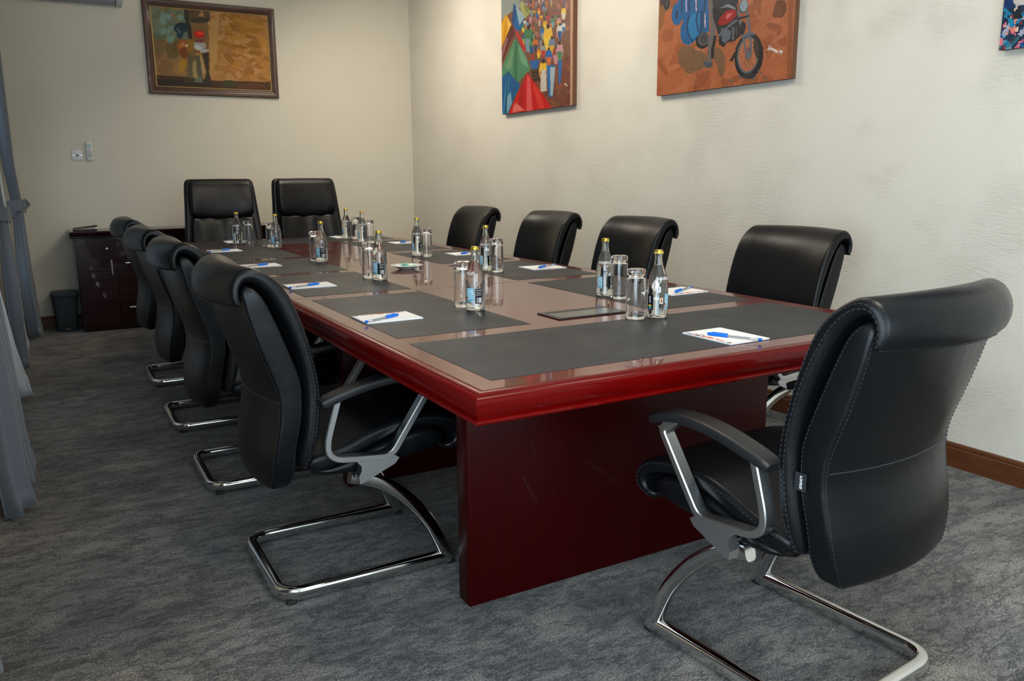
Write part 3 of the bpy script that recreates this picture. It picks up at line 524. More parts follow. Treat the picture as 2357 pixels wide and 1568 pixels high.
BIKE=[[120, 90, 62, -16, 1042, 94, 1014, 104, 473, 17, 439],
[140, 88, 44, 44, 454, 35, 425, 16, 410, -5, 415, -21, 437, -24, 468, -14, 497, 5, 512, 26, 507, 41, 485],
[140, 88, 44, 46, 408, 37, 380, 18, 365, -3, 369, -19, 391, -22, 423, -12, 451, 7, 466, 28, 462, 43, 440],
[24, 25, 28, 92, 493, 89, 483, 82, 475, 75, 469, 66, 468, 57, 470, 50, 476, 44, 484, 42, 495, 42, 506, 46, 516, 52, 525, 60, 530, 69, 531, 77, 529, 85, 523, 90, 515, 92, 504],
[70, 66, 70, 81, 498, 79, 491, 75, 485, 71, 481, 66, 480, 61, 481, 57, 485, 54, 490, 53, 497, 53, 505, 55, 512, 59, 518, 64, 522, 69, 523, 73, 522, 77, 518, 80, 512, 81, 505],
[60, 52, 60, 6, 551, 57, 542, 48, 499, 11, 499],
[112, 58, 32, 956, 325, 947, 300, 926, 288, 901, 293, 882, 315, 875, 344, 884, 369, 905, 381, 930, 375, 949, 354],
[116, 62, 34, 916, 308, 904, 295, 886, 293, 872, 303, 867, 319, 875, 335, 890, 343, 908, 339, 918, 325],
[150, 84, 40, 718, 437, 795, 423, 786, 317, 738, 385],
[122, 88, 58, 333, 203, 330, 181, 308, 165, 272, 158, 231, 164, 197, 181, 178, 204, 182, 226, 205, 243, 242, 248, 282, 242, 316, 225],
[122, 88, 58, 418, 167, 419, 139, 397, 117, 357, 107, 309, 110, 267, 128, 242, 154, 241, 183, 265, 205, 306, 215, 353, 211, 394, 193],
[122, 88, 58, 295, 164, 291, 146, 272, 134, 244, 130, 214, 137, 190, 153, 179, 172, 184, 191, 203, 203, 231, 206, 261, 199, 284, 184],
[122, 88, 58, 327, 125, 327, 111, 314, 100, 293, 95, 269, 97, 248, 107, 236, 120, 237, 134, 249, 145, 271, 150, 295, 148, 315, 138],
[122, 88, 58, 550, 160, 558, 132, 553, 110, 537, 101, 513, 106, 488, 125, 468, 152, 460, 181, 465, 203, 482, 212, 506, 206, 531, 187],
[122, 88, 58, 555, 104, 555, 81, 547, 65, 534, 60, 519, 67, 506, 84, 498, 108, 498, 130, 506, 147, 519, 152, 534, 145, 548, 127],
[40, 46, 58, 104, 815, 675, 685, 715, 483, 670, 433, 145, 527],
[70, 96, 130, 185, 990, 596, 882, 653, 690, 152, 804],
[12, 92, 150, 208, 420, 204, 400, 194, 384, 181, 373, 165, 369, 148, 372, 133, 382, 121, 398, 114, 418, 112, 440, 117, 460, 126, 476, 140, 487, 156, 491, 172, 487, 187, 477, 199, 461, 206, 441],
[8, 52, 92, 169, 426, 167, 419, 165, 412, 162, 407, 158, 405, 154, 406, 151, 409, 149, 415, 147, 423, 147, 431, 148, 439, 150, 445, 154, 450, 157, 452, 161, 451, 164, 448, 167, 442, 168, 434],
[12, 92, 150, 128, 644, 407, 588, 413, 402, 205, 386, 168, 482],
[8, 52, 92, 187, 625, 191, 435, 202, 433, 199, 623],
[8, 52, 92, 250, 613, 254, 425, 265, 423, 262, 611],
[8, 52, 92, 312, 601, 316, 415, 327, 413, 323, 599],
[8, 52, 92, 372, 589, 377, 405, 388, 403, 383, 587],
[210, 190, 215, 221, 559, 233, 428, 241, 427, 229, 558],
[210, 190, 215, 301, 544, 313, 415, 322, 414, 309, 543],
[12, 92, 150, 261, 420, 417, 411, 426, 303, 395, 282, 315, 266, 265, 248, 217, 266, 194, 303, 193, 357, 216, 384],
[20, 120, 175, 287, 413, 348, 406, 345, 289, 294, 276, 251, 315, 250, 382],
[8, 52, 92, 256, 409, 240, 357, 254, 307, 296, 257, 305, 259, 265, 308, 252, 355, 267, 405],
[8, 52, 92, 322, 417, 314, 369, 333, 316, 355, 286, 365, 287, 343, 316, 326, 367, 333, 415],
[205, 185, 200, 381, 397, 387, 325, 396, 324, 390, 396],
[10, 66, 112, 353, 415, 383, 410, 375, 284, 350, 288],
[24, 25, 28, 429, 239, 419, 227, 404, 219, 385, 216, 366, 217, 347, 224, 332, 235, 323, 249, 320, 263, 323, 278, 334, 289, 349, 297, 368, 300, 387, 298, 405, 291, 420, 280, 429, 267, 432, 252],
[86, 84, 88, 424, 252, 416, 242, 404, 235, 389, 232, 374, 233, 360, 238, 348, 247, 341, 258, 339, 270, 343, 282, 351, 292, 363, 299, 378, 302, 393, 300, 407, 295, 418, 286, 425, 275, 427, 263],
[60, 58, 60, 414, 259, 408, 251, 399, 246, 389, 243, 378, 244, 368, 247, 360, 254, 355, 262, 354, 271, 357, 280, 363, 288, 372, 294, 383, 296, 394, 296, 404, 292, 411, 285, 416, 277, 417, 268],
[104, 96, 96, 404, 557, 462, 546, 477, 369, 477, 289, 457, 228, 453, 137, 418, 134, 418, 233, 437, 321, 416, 427],
[24, 25, 28, 463, 274, 447, 210, 445, 158, 468, 154, 469, 205, 485, 268],
[70, 76, 90, 382, 155, 448, 137, 462, 149, 459, 113, 410, 112],
[24, 25, 28, 445, 422, 619, 406, 647, 318, 661, 244, 617, 225, 562, 223, 540, 201, 505, 221, 499, 254, 476, 315, 448, 371],
[92, 100, 112, 515, 303, 590, 279, 584, 242, 548, 222, 523, 238],
[128, 140, 152, 493, 417, 540, 422, 606, 392, 620, 377, 550, 402, 504, 403],
[96, 98, 104, 594, 298, 612, 292, 612, 232, 598, 234],
[60, 60, 66, 612, 295, 635, 291, 630, 236],
[92, 100, 112, 504, 262, 571, 297, 638, 324, 627, 334, 560, 307, 492, 272],
[38, 42, 52, 428, 553, 634, 513, 632, 403, 550, 414, 485, 400, 446, 416],
[150, 8, 10, 490, 323, 497, 353, 542, 381, 593, 385, 618, 372, 618, 344, 583, 321, 528, 315],
[205, 90, 105, 545, 346, 553, 367, 594, 369, 586, 355, 559, 341],
[70, 80, 92, 702, 374, 697, 364, 689, 357, 678, 352, 667, 352, 655, 355, 645, 362, 638, 372, 635, 384, 636, 395, 640, 405, 649, 413, 659, 417, 671, 418, 682, 414, 692, 407, 699, 397, 702, 386],
[140, 156, 168, 697, 379, 693, 371, 687, 364, 678, 360, 669, 360, 660, 363, 652, 369, 646, 377, 644, 386, 644, 396, 648, 404, 655, 411, 663, 414, 673, 415, 682, 412, 690, 406, 695, 398, 698, 389],
[92, 100, 112, 621, 373, 649, 294, 671, 229, 694, 152, 710, 152, 688, 229, 665, 294, 638, 373],
[92, 100, 112, 685, 357, 707, 280, 723, 211, 725, 149, 742, 147, 739, 209, 724, 279, 701, 356],
[24, 25, 28, 691, 275, 689, 264, 684, 255, 678, 249, 670, 246, 663, 248, 657, 254, 653, 262, 651, 273, 651, 285, 654, 296, 659, 305, 665, 311, 673, 313, 679, 311, 685, 306, 690, 297, 692, 286],
[24, 25, 28, 625, 326, 718, 327, 715, 335, 622, 335],
[24, 25, 28, 820, 118, 816, 92, 806, 69, 791, 50, 772, 35, 750, 26, 726, 24, 702, 28, 679, 38, 658, 55, 641, 76, 629, 102, 622, 129, 622, 157, 627, 183, 638, 207, 654, 226, 674, 240, 696, 248, 720, 249, 744, 244, 766, 233, 786, 216, 802, 195, 813, 171, 820, 145],
[92, 100, 112, 790, 128, 786, 107, 779, 89, 767, 73, 753, 62, 736, 54, 718, 52, 700, 56, 682, 64, 667, 77, 654, 94, 645, 114, 640, 135, 640, 157, 644, 178, 652, 197, 664, 213, 679, 224, 696, 230, 714, 232, 732, 228, 749, 219, 764, 206, 776, 189, 785, 170, 790, 149],
[190, 112, 72, 783, 131, 779, 112, 773, 96, 763, 82, 750, 71, 735, 64, 720, 63, 704, 65, 689, 73, 675, 84, 664, 100, 656, 117, 652, 137, 652, 157, 656, 176, 663, 193, 673, 207, 686, 217, 701, 223, 717, 224, 732, 221, 747, 213, 760, 202, 771, 187, 778, 169, 782, 150],
[70, 58, 52, 736, 138, 782, 127, 782, 129, 736, 140],
[70, 58, 52, 734, 134, 779, 106, 781, 108, 736, 135],
[70, 58, 52, 732, 130, 771, 88, 773, 88, 734, 131],
[70, 58, 52, 728, 128, 759, 73, 762, 74, 731, 128],
[70, 58, 52, 724, 127, 743, 65, 746, 65, 727, 127],
[70, 58, 52, 719, 127, 726, 62, 729, 62, 722, 126],
[70, 58, 52, 714, 128, 707, 66, 710, 66, 717, 127],
[70, 58, 52, 709, 130, 689, 77, 692, 76, 712, 129],
[70, 58, 52, 705, 133, 674, 93, 677, 91, 708, 132],
[70, 58, 52, 702, 138, 662, 113, 664, 111, 704, 136],
[70, 58, 52, 700, 142, 655, 136, 656, 134, 702, 140],
[70, 58, 52, 701, 147, 653, 159, 652, 157, 700, 145],
[70, 58, 52, 702, 151, 656, 181, 654, 179, 700, 149],
[70, 58, 52, 705, 154, 665, 199, 662, 199, 702, 153],
[70, 58, 52, 708, 156, 677, 213, 674, 213, 706, 156],
[70, 58, 52, 713, 158, 693, 222, 690, 222, 710, 158],
[70, 58, 52, 718, 158, 711, 224, 708, 224, 715, 158],
[70, 58, 52, 723, 156, 729, 219, 726, 220, 720, 157],
[70, 58, 52, 728, 154, 747, 208, 744, 209, 725, 155],
[70, 58, 52, 732, 151, 762, 192, 759, 194, 729, 152],
[70, 58, 52, 735, 147, 773, 172, 771, 174, 732, 148],
[70, 58, 52, 736, 142, 780, 150, 779, 152, 735, 144],
[92, 100, 112, 667, 243, 679, 204, 700, 148, 713, 148, 692, 204, 681, 242],
[92, 100, 112, 718, 236, 726, 192, 725, 143, 738, 141, 739, 190, 732, 235],
[92, 100, 112, 738, 138, 737, 132, 734, 128, 729, 125, 723, 123, 716, 124, 710, 127, 704, 131, 700, 137, 699, 143, 700, 149, 703, 153, 708, 157, 714, 158, 721, 157, 727, 154, 733, 150, 736, 144],
[92, 100, 112, 677, 225, 701, 237, 732, 238, 751, 231, 755, 243, 730, 252, 691, 251, 663, 236],
[24, 25, 28, 620, 168, 635, 154, 609, 125, 584, 127],
[60, 48, 38, 788, 167, 792, 141, 791, 122, 785, 115, 774, 122, 763, 142, 754, 168, 749, 195, 750, 214, 757, 221, 767, 214, 778, 194],
[44, 46, 50, 776, 35, 770, 28, 753, 24, 729, 24, 704, 29, 685, 36, 678, 45, 684, 52, 702, 56, 726, 56, 751, 51, 769, 44],
[112, 96, 90, 680, 26, 673, 29, 660, 38, 651, 48, 650, 54, 658, 51, 670, 42, 679, 32],
[112, 96, 90, 823, 40, 815, 41, 801, 47, 790, 56, 787, 62, 794, 61, 808, 54, 820, 45],
[112, 96, 90, 859, 9, 852, 10, 838, 16, 826, 24, 822, 29, 830, 29, 844, 23, 856, 15],
[112, 96, 90, 781, 28, 779, 23, 767, 17, 754, 13, 746, 14, 749, 19, 760, 25, 774, 28],
[112, 96, 90, 630, 26, 623, 24, 606, 25, 590, 29, 583, 33, 590, 36, 607, 34, 623, 31],
[150, 82, 46, 939, 792, 974, 783, 1009, -3, 981, -1]]
ABSTRACT=[[24, 44, 66, -159, 1316, 694, 925, 839, -116, -12, -12],
[178, 172, 168, 28, 185, 74, 174, 77, 148, 51, 150, 36, 166],
[12, 44, 96, 8, 176, 37, 154, 25, 144, 8, 153],
[24, 32, 40, 34, 132, 66, 129, 76, 106, 48, 103],
[28, 124, 160, 19, 117, 46, 101, 32, 83, 23, 100],
[214, 110, 130, 3, 87, 17, 98, 20, 94, 7, 82],
[208, 112, 120, 0, 47, 11, 40, 11, 19, 0, 18],
[16, 100, 160, -1, 65, 13, 50, 11, 41, 1, 52],
[214, 190, 170, 54, 67, 61, 79, 68, 64, 59, 54]]
OCHRE=[[146, 100, 44, 50, 767, 1101, 832, 1049, 20, 8, 6],
[158, 120, 66, 519, 621, 603, 660, 559, 302, 494, 162],
[150, 108, 20, 307, 239, 300, 219, 291, 202, 279, 190, 267, 184, 257, 185, 248, 194, 244, 208, 243, 226, 246, 246, 253, 266, 263, 283, 274, 295, 286, 301, 296, 299, 305, 291, 310, 277, 311, 259],
[62, 38, 14, 62, 152, 311, 148, 508, 128, 1004, 140, 1002, 63, 64, 62],
[40, 28, 14, 64, 120, 507, 119, 504, 75, 65, 67],
[52, 52, 24, 705, 112, 701, 102, 690, 93, 673, 87, 653, 82, 631, 81, 612, 84, 596, 89, 586, 97, 583, 106, 587, 116, 598, 125, 615, 132, 635, 136, 657, 137, 676, 135, 692, 129, 702, 121],
[78, 44, 18, 949, 106, 941, 98, 919, 90, 885, 84, 843, 79, 800, 78, 759, 78, 726, 82, 705, 88, 699, 95, 707, 103, 728, 111, 762, 117, 803, 122, 846, 124, 887, 123, 921, 119, 942, 114],
[72, 56, 32, 325, 710, 526, 711, 530, 622, 491, 603, 358, 597],
[146, 108, 56, 430, 640, 466, 690, 488, 640],
[42, 34, 24, 324, 694, 355, 697, 358, 597, 390, 473, 367, 386, 342, 470, 326, 595],
[112, 80, 44, 368, 598, 507, 604, 506, 460, 493, 362, 380, 345, 372, 451],
[52, 44, 32, 524, 616, 518, 608, 504, 601, 482, 594, 456, 590, 428, 587, 402, 588, 381, 591, 368, 596, 364, 603, 369, 611, 383, 618, 405, 625, 431, 629, 459, 631, 485, 631, 506, 628, 519, 623],
[18, 38, 44, 348, 554, 346, 539, 337, 524, 323, 511, 304, 502, 284, 497, 265, 497, 249, 502, 238, 512, 233, 525, 235, 540, 244, 555, 259, 568, 277, 577, 297, 582, 316, 582, 332, 577, 343, 567],
[24, 50, 54, 252, 510, 326, 532, 308, 499, 283, 444, 253, 463],
[110, 130, 130, 256, 535, 276, 495, 283, 499, 262, 539],
[176, 20, 8, 474, 496, 470, 486, 460, 478, 447, 471, 432, 468, 416, 468, 402, 472, 392, 479, 385, 488, 384, 498, 389, 508, 398, 516, 411, 523, 426, 526, 442, 526, 456, 522, 467, 516, 473, 507],
[206, 50, 20, 466, 505, 464, 501, 457, 499, 449, 497, 438, 497, 427, 498, 417, 501, 410, 504, 405, 508, 404, 511, 407, 515, 413, 517, 422, 519, 432, 519, 443, 518, 453, 516, 461, 513, 466, 509],
[140, 76, 20, 344, 400, 341, 380, 333, 361, 319, 346, 303, 336, 286, 334, 269, 338, 256, 349, 247, 365, 244, 385, 247, 405, 256, 424, 269, 439, 285, 448, 303, 451, 319, 446, 332, 436, 341, 419],
[164, 104, 40, 309, 390, 305, 377, 298, 366, 291, 359, 283, 355, 276, 356, 270, 361, 267, 370, 266, 381, 268, 394, 273, 407, 279, 418, 287, 425, 295, 429, 302, 428, 307, 423, 311, 414, 311, 402],
[110, 56, 16, 327, 347, 326, 330, 322, 315, 315, 302, 305, 294, 294, 292, 283, 295, 274, 304, 267, 316, 263, 332, 264, 348, 268, 364, 275, 376, 285, 384, 296, 387, 307, 384, 316, 375, 323, 362],
[128, 90, 14, 384, 401, 379, 381, 370, 363, 360, 350, 348, 343, 337, 344, 328, 351, 322, 364, 320, 382, 321, 402, 326, 422, 335, 440, 345, 453, 357, 459, 368, 459, 377, 452, 383, 439, 386, 421],
[220, 190, 170, 331, 400, 330, 396, 329, 392, 326, 390, 324, 388, 321, 388, 319, 389, 317, 392, 316, 395, 316, 399, 317, 403, 318, 407, 321, 409, 323, 411, 326, 411, 328, 410, 330, 407, 331, 404],
[142, 140, 134, 477, 403, 471, 389, 460, 378, 445, 370, 427, 366, 410, 367, 395, 373, 384, 383, 378, 396, 378, 410, 384, 424, 395, 435, 410, 443, 427, 447, 445, 445, 460, 439, 471, 429, 477, 417],
[170, 172, 168, 442, 381, 438, 376, 431, 372, 422, 370, 412, 370, 403, 373, 395, 378, 390, 384, 387, 391, 388, 398, 393, 404, 400, 408, 409, 409, 418, 409, 428, 406, 435, 401, 441, 395, 443, 388],
[112, 52, 40, 388, 452, 469, 463, 461, 430, 397, 431],
[150, 156, 146, 499, 375, 497, 370, 491, 365, 481, 360, 469, 356, 456, 353, 444, 351, 433, 352, 427, 354, 424, 357, 426, 361, 432, 366, 442, 371, 454, 376, 467, 379, 479, 380, 490, 380, 497, 378],
[86, 76, 44, 326, 331, 378, 318, 347, 128, 309, 126],
[78, 72, 52, 378, 318, 421, 331, 428, 213, 430, 105, 388, 108, 387, 238],
[46, 36, 22, 439, 348, 498, 357, 486, 200, 501, 103, 435, 100, 465, 199],
[140, 118, 76, 357, 263, 389, 292, 390, 141, 353, 145],
[150, 124, 76, 421, 331, 442, 316, 458, 188, 430, 165],
[88, 96, 76, 374, 140, 418, 148, 430, 105, 361, 107],
[56, 46, 26, 289, 136, 364, 145, 360, 102, 276, 103]]
# ================================================================== the room
def wallbox(name, *a, m='plaster'): return struct(box(name, *a, m))
struct(box('floor', XL - .2, XW + .2, YN - .2, YW + .2, -.08, 0, 'carpet'))
wallbox('ceiling', XL - .2, XW + .2, YN - .2, YW + .2, ZC, ZC + .1, m='ceiling_white')
wallbox('wall_right', XW, XW + .2, YN - .2, YW + .2, 0, ZC, m='plaster_right')
wallbox('wall_far', XL - .2, XW, YW, YW + .2, 0, ZC, m='plaster_far')
bm = bmesh.new(); ys = YN
for (y0, y1, z0, z1) in WINDOWS:
    add_box(bm, XL - .2, XL, ys, y0, 0, ZC); add_box(bm, XL - .2, XL, y0, y1, 0, z0); add_box(bm, XL - .2, XL, y0, y1, z1, ZC); ys = y1
add_box(bm, XL - .2, XL, ys, YW, 0, ZC); struct(bm_obj('wall_left', bm, 'plaster'))
bm = bmesh.new(); nx0, nx1, nz0, nz1 = -.6, 1.2, .5, 2.6
add_box(bm, XL - .2, nx0, YN - .2, YN, 0, ZC); add_box(bm, nx1, XW, YN - .2, YN, 0, ZC); add_box(bm, nx0, nx1, YN - .2, YN, 0, nz0); add_box(bm, nx0, nx1, YN - .2, YN, nz1, ZC)
struct(bm_obj('wall_near', bm, 'plaster'))
for i, (y0, y1, z0, z1) in enumerate(WINDOWS):
    w = struct(empty('window_%d' % (i + 1), (XL - .12, (y0 + y1) / 2, z0))); hw = (y1 - y0) / 2; hh = z1 - z0; k = max(1, round((y1 - y0) / .9))
    for a, b_, c, d in ((-hw, hw, 0, .05), (-hw, hw, hh - .05, hh)): box('window_rail', -.03, .03, a, b_, c, d, 'window_frame', w)
    for j in range(k + 1): yy = -hw + j * 2 * hw / k; yy = min(max(yy, -hw + .025), hw - .025); box('window_stile', -.03, .03, yy - .025, yy + .025, .05, hh - .05, 'window_frame', w)
    for j in range(k): box('pane', -.003, .003, -hw + j * 2 * hw / k + .05, -hw + (j + 1) * 2 * hw / k - .05, .05, hh - .05, 'window_glass', w)
w = struct(empty('window_4', ((nx0 + nx1) / 2, YN - .12, nz0)))
for a, b_, c, d in ((-.9, .9, 0, .05), (-.9, .9, 2.05, 2.1)): box('window_rail', a, b_, -.03, .03, c, d, 'window_frame', w)
for xx in (-.875, 0, .875): box('window_stile', xx - .025, xx + .025, -.03, .03, .05, 2.05, 'window_frame', w)
for a, b_ in ((-.85, -.025), (.025, .85)): box('pane', a, b_, -.003, .003, .05, 2.05, 'window_glass', w)
def skirting(name, a, b_, horizontal):
    prof = [(0, 0), (.016, 0), (.016, .078), (.012, .084), (.014, .090), (.010, .098), (.004, .102), (0, .102)]
    bm = bmesh.new()
    if horizontal: add_prism(bm, [(YW - d, z) for d, z in prof], a, b_, 0)
    else: add_prism(bm, [(XW - d, z) for d, z in prof], a, b_, 1)
    return struct(bm_obj(name, bm, 'skirting_wood'))
skirting('baseboard_right', YN, YW, False); skirting('baseboard_far', XL, XW - .016, True)
bm = bmesh.new(); add_prism(bm, [(XL, 0), (XL + .016, 0), (XL + .016, .085), (XL + .006, .102), (XL, .102)], YN, YW - .016, 1); struct(bm_obj('baseboard_left', bm, 'skirting_wood'))
for i, (x, y) in enumerate(LAMPS):
    t = empty('ceiling_light', (x, y, ZC - .26)); tag(t, 'square white pendant panel light, %s from the far wall' % ('fourth', 'third', 'second', 'first')[i], 'light', 'pendant panel lights')
    t.rotation_euler = (0, LAMP_TILT[i], 0)
    bm = bmesh.new(); add_box(bm, -.3, .3, -.3, -.28, 0, .03); add_box(bm, -.3, .3, .28, .3, 0, .03); add_box(bm, -.3, -.28, -.28, .28, 0, .03); add_box(bm, .28, .3, -.28, .28, 0, .03); bm_obj('light_frame', bm, 'white_plastic', t)
    box('diffuser', -.28, .28, -.28, .28, .012, .03, 'lamp_glow', t)
    bm = bmesh.new(); add_sweep(bm, [(0, 0, .03), (-math.tan(LAMP_TILT[i]) * .24, 0, .24)], sup(10, .01, .01), (0, 1, 0)); bm_obj('stem', bm, 'white_plastic', t, 60)
    for nm, dz, fl, en in (('panel_lamp', -.004, 0, LAMP_E[i]), ('panel_uplight', .036, math.pi, LAMP_UP[i])):  # the upward lamp is an added helper that brightens the ceiling
        o = area_light(nm, (0, 0, dz), (fl, 0, 0), .54, .54, en, LAMP_C); o.parent = t
# ================================================================== curtains on the left wall
def drape(name, label, y0, y1, xs, folds, amp, m, tie=None, zt=2.62, zb=.025, ph=0., cols=110, rows=40, grp=None, hem=.1, pin=.5):
    """xs: (z, x) list giving the room-side face of the cloth at each height."""
    zs = [a for a, _ in xs]; xv = [b_ for _, b_ in xs]; V = []; F = []
    o = empty(name, ((xv[-1]), (y0 + y1) / 2, 0)); ox, oy = xv[-1], (y0 + y1) / 2
    for r in range(rows + 1):
        z = zb + (zt - zb) * r / rows; xf = np.interp(z, zs[::-1], xv[::-1]); p = 1.
        if tie: p = 1 - pin * math.exp(-((z - tie) / .38) ** 2) if z > tie else 1 - pin * math.exp(-((z - tie) / .30) ** 2)
        for c_ in range(cols + 1):
            u = c_ / cols; f = math.sin(2 * math.pi * folds * u + ph + .5 * math.sin(5 * u + 1.3)); f2 = math.sin(2 * math.pi * folds * 2.1 * u + ph * 2)
            a = amp * (1.0 if not tie else .55 + .45 * p) * (1.12 - .3 * z / zt)
            y = y1 - (y1 - y0) * (1 - u) * p; V.append((xf - a + a * (.85 * f + .15 * f2) - ox, y - oy + .012 * f2 * p, z + (.012 * f if r == 0 else 0)))
    nC = cols + 1
    for r in range(rows):
        for c_ in range(cols): i = r * nC + c_; F.append((i, i + 1, i + nC + 1, i + nC))
    c = py_obj('curtain_panel', V, F, m, o, 180)
    md = c.modifiers.new('cloth_thickness', 'SOLIDIFY'); md.thickness = .003; md.offset = 0
    if hem:
        HV = [(x + .0035, y, z) for (x, y, z) in V[:nC]] + [(np.interp(hem, [V[k][2], V[k + nC][2], V[k + 2 * nC][2]], [V[k][0], V[k + nC][0], V[k + 2 * nC][0]]) + .0035, V[k + nC][1], hem) for k in range(nC)]
        hm = py_obj('hem', HV, [(i, i + 1, i + nC + 1, i + nC) for i in range(cols)], m, o, 180); md = hm.modifiers.new('cloth_thickness', 'SOLIDIFY'); md.thickness = .003; md.offset = 0
    if tie:
        xf = np.interp(tie, zs[::-1], xv[::-1]) - ox; yn = y1 - oy - (y1 - y0) * (1 - pin); yf = y1 - oy; d = amp * 2.2
        pth = [(xf - d, yn - .01), (xf + .004, yn - .012), (xf + .012, (yn + yf) / 2), (xf + .012, yf + .01), (xf + .045, yf + .035)]
        pp = cr(pth, 16); bm = bmesh.new(); R = []
        for k, p_ in enumerate(pp):
            hgt = .042 if k < 12 else .042 - .012 * (k - 12); zc = tie + .012 * math.sin(k * .6)
            R.append([(p_[0], p_[1], zc - hgt), (p_[0] + .006, p_[1] + .002, zc - hgt), (p_[0] + .006, p_[1] + .002, zc + hgt), (p_[0], p_[1], zc + hgt)])
        add_loft(bm, R); bm_obj('tieback', bm, m, o, 50)
    tag(o, label, 'curtain', grp); return o
drape('drape', 'dark grey drape with tieback against the far wall corner', 5.58, 6.06, [(2.62, -.885), (1.3, -.887), (1.0, -.868), (.5, -.855), (0, -.832)], 5, .045, 'drape_cloth', tie=1.0, grp='grey drapes')
drape('sheer_curtain', 'thin white sheer strip hanging just left of the far dark drape', 5.02, 5.26, [(2.62, -.965), (1.24, -.956), (.77, -.940), (.37, -.930), (0, -.919)], 3, .03, 'sheer_cloth', grp='white sheer curtains')
drape('drape', 'blue-grey drape with tieback between the two white sheers', 4.42, 4.86, [(2.62, -.965), (1.1, -.955), (1.0, -.945), (.57, -.917), (.16, -.918), (0, -.914)], 5, .04, 'drape_cloth', tie=.98, grp='grey drapes', ph=1.)
drape('sheer_curtain', 'pale sheer curtain with a deep hem behind the nearest blue-grey drape', 3.62, 3.94, [(2.62, -1.0), (.9, -1.0), (.65, -.986), (.29, -.943), (0, -.889)], 2.5, .05, 'sheer_cloth', grp='white sheer curtains', ph=.6)
drape('drape', 'wide blue-grey drape hanging nearest in view at the left edge', 1.78, 2.34, [(2.62, -.95), (1.0, -.935), (.74, -.920), (.5, -.904), (.21, -.893), (0, -.872)], 5, .05, 'drape_cloth', grp='grey drapes', ph=2.2)
drape('drape', 'blue-grey drape whose hem just enters the bottom left corner', .10, .78, [(2.62, -1.0), (1.0, -.985), (.5, -.968), (0, -.945)], 6, .05, 'drape_cloth', grp='grey drapes', ph=.4)
t = empty('curtain_rod', (-.99, 3.0, 2.66)); tag(t, 'dark curtain rod along the top of the left wall', 'curtain rod')
bm = bmesh.new(); add_sweep(bm, [(0, -3.1, 0), (0, 3.1, 0)], sup(12, .012, .012), (0, 0, 1)); bm_obj('rod', bm, 'window_frame', t, 60)
for y in (-3.0, -1.4, .6, 3.0): box('bracket', -.14, .01, y - .01, y + .01, -.012, .012, 'window_frame', t)
# ================================================================== conference table
TW, TL = 1.5427, 4.68
T = empty('conference_table'); tag(T, 'long glossy red mahogany conference table with grey leather inlays', 'table')
prof = [(-.030, -.0035), (-.0285, -.0005), (-.024, .0), (-.0165, -.0008), (-.0125, -.0028), (-.0115, -.0052), (-.0075, -.0068), (-.003, -.0105), (-.0005, -.0165), (.0004, -.024), (.0, -.032), (-.0014, -.040), (-.004, -.0475), (-.0072, -.0535),
        (-.0082, -.0555), (-.0045, -.0562), (.0008, -.0585), (.0024, -.0622), (.0012, -.0662), (-.003, -.0688), (-.010, -.0698), (-.05, -.070), (-.05, -.030)]
def corner(d): return [(-d, -d), (TW + d, -d), (TW + d, TL + d), (-d, TL + d)]
bm = bmesh.new(); R = [[bm.verts.new((x, y, TT + z)) for x, y in corner(d)] for d, z in prof]
for a, b_ in zip(R, R[1:] + R[:1]):
    for i in range(4): bm.faces.new((a[i], a[(i + 1) % 4], b_[(i + 1) % 4], b_[i]))
o = bm_obj('edge_moulding', bm, 'mahogany_x', T, 38)
for a, b_ in ((.030, 1.5465), (1.5495, 3.1290), (3.1320, TL - .030)): box('top_panel', .030, TW - .030, a, b_, TT - .028, TT, 'mahogany_top', T, .0008, 1)
box('core_board', .04, TW - .04, .04, TL - .04, TT - .065, TT - .0285, 'mahogany', T)
box('seam_strip', .031, TW - .031, 1.5465, 1.5495, TT - .02, TT - .001, 'groove', T); box('seam_strip', .031, TW - .031, 3.1290, 3.1320, TT - .02, TT - .001, 'groove', T)
PADS = [(.087, 1.4555, .096, .567), (.087, 1.4555, TL - .567, TL - .096)]
for a, b_ in ((.655, 1.502), (1.595, 2.300), (2.380, 3.085), (TL - 1.502, TL - .655)): PADS += [(.087, .525, a, b_), (1.0177, 1.4555, a, b_)]
for a in PADS: box('desk_pad', a[0], a[1], a[2], a[3], TT - .0006, TT + .0009, 'desk_pad', T, .0004, 1)
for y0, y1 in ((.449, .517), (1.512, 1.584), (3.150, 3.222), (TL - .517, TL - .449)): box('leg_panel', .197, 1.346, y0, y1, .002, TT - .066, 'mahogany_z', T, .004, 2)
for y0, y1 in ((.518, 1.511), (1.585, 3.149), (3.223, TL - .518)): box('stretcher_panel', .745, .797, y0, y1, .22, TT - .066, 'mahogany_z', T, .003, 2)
cp = box('cable_port', .636, .906, .664, .800, TT + .0002, TT + .0040, 'plastic_black', T, .0018, 2); mat('port_lid', (.085, .09, .08), .2)
box('port_lid', .652, .890, .676, .762, TT + .0036, TT + .0047, 'port_lid', cp, .0005, 1); box('cable_slot', .660, .880, .766, .781, TT + .0036, TT + .0043, 'bin_dark', cp)
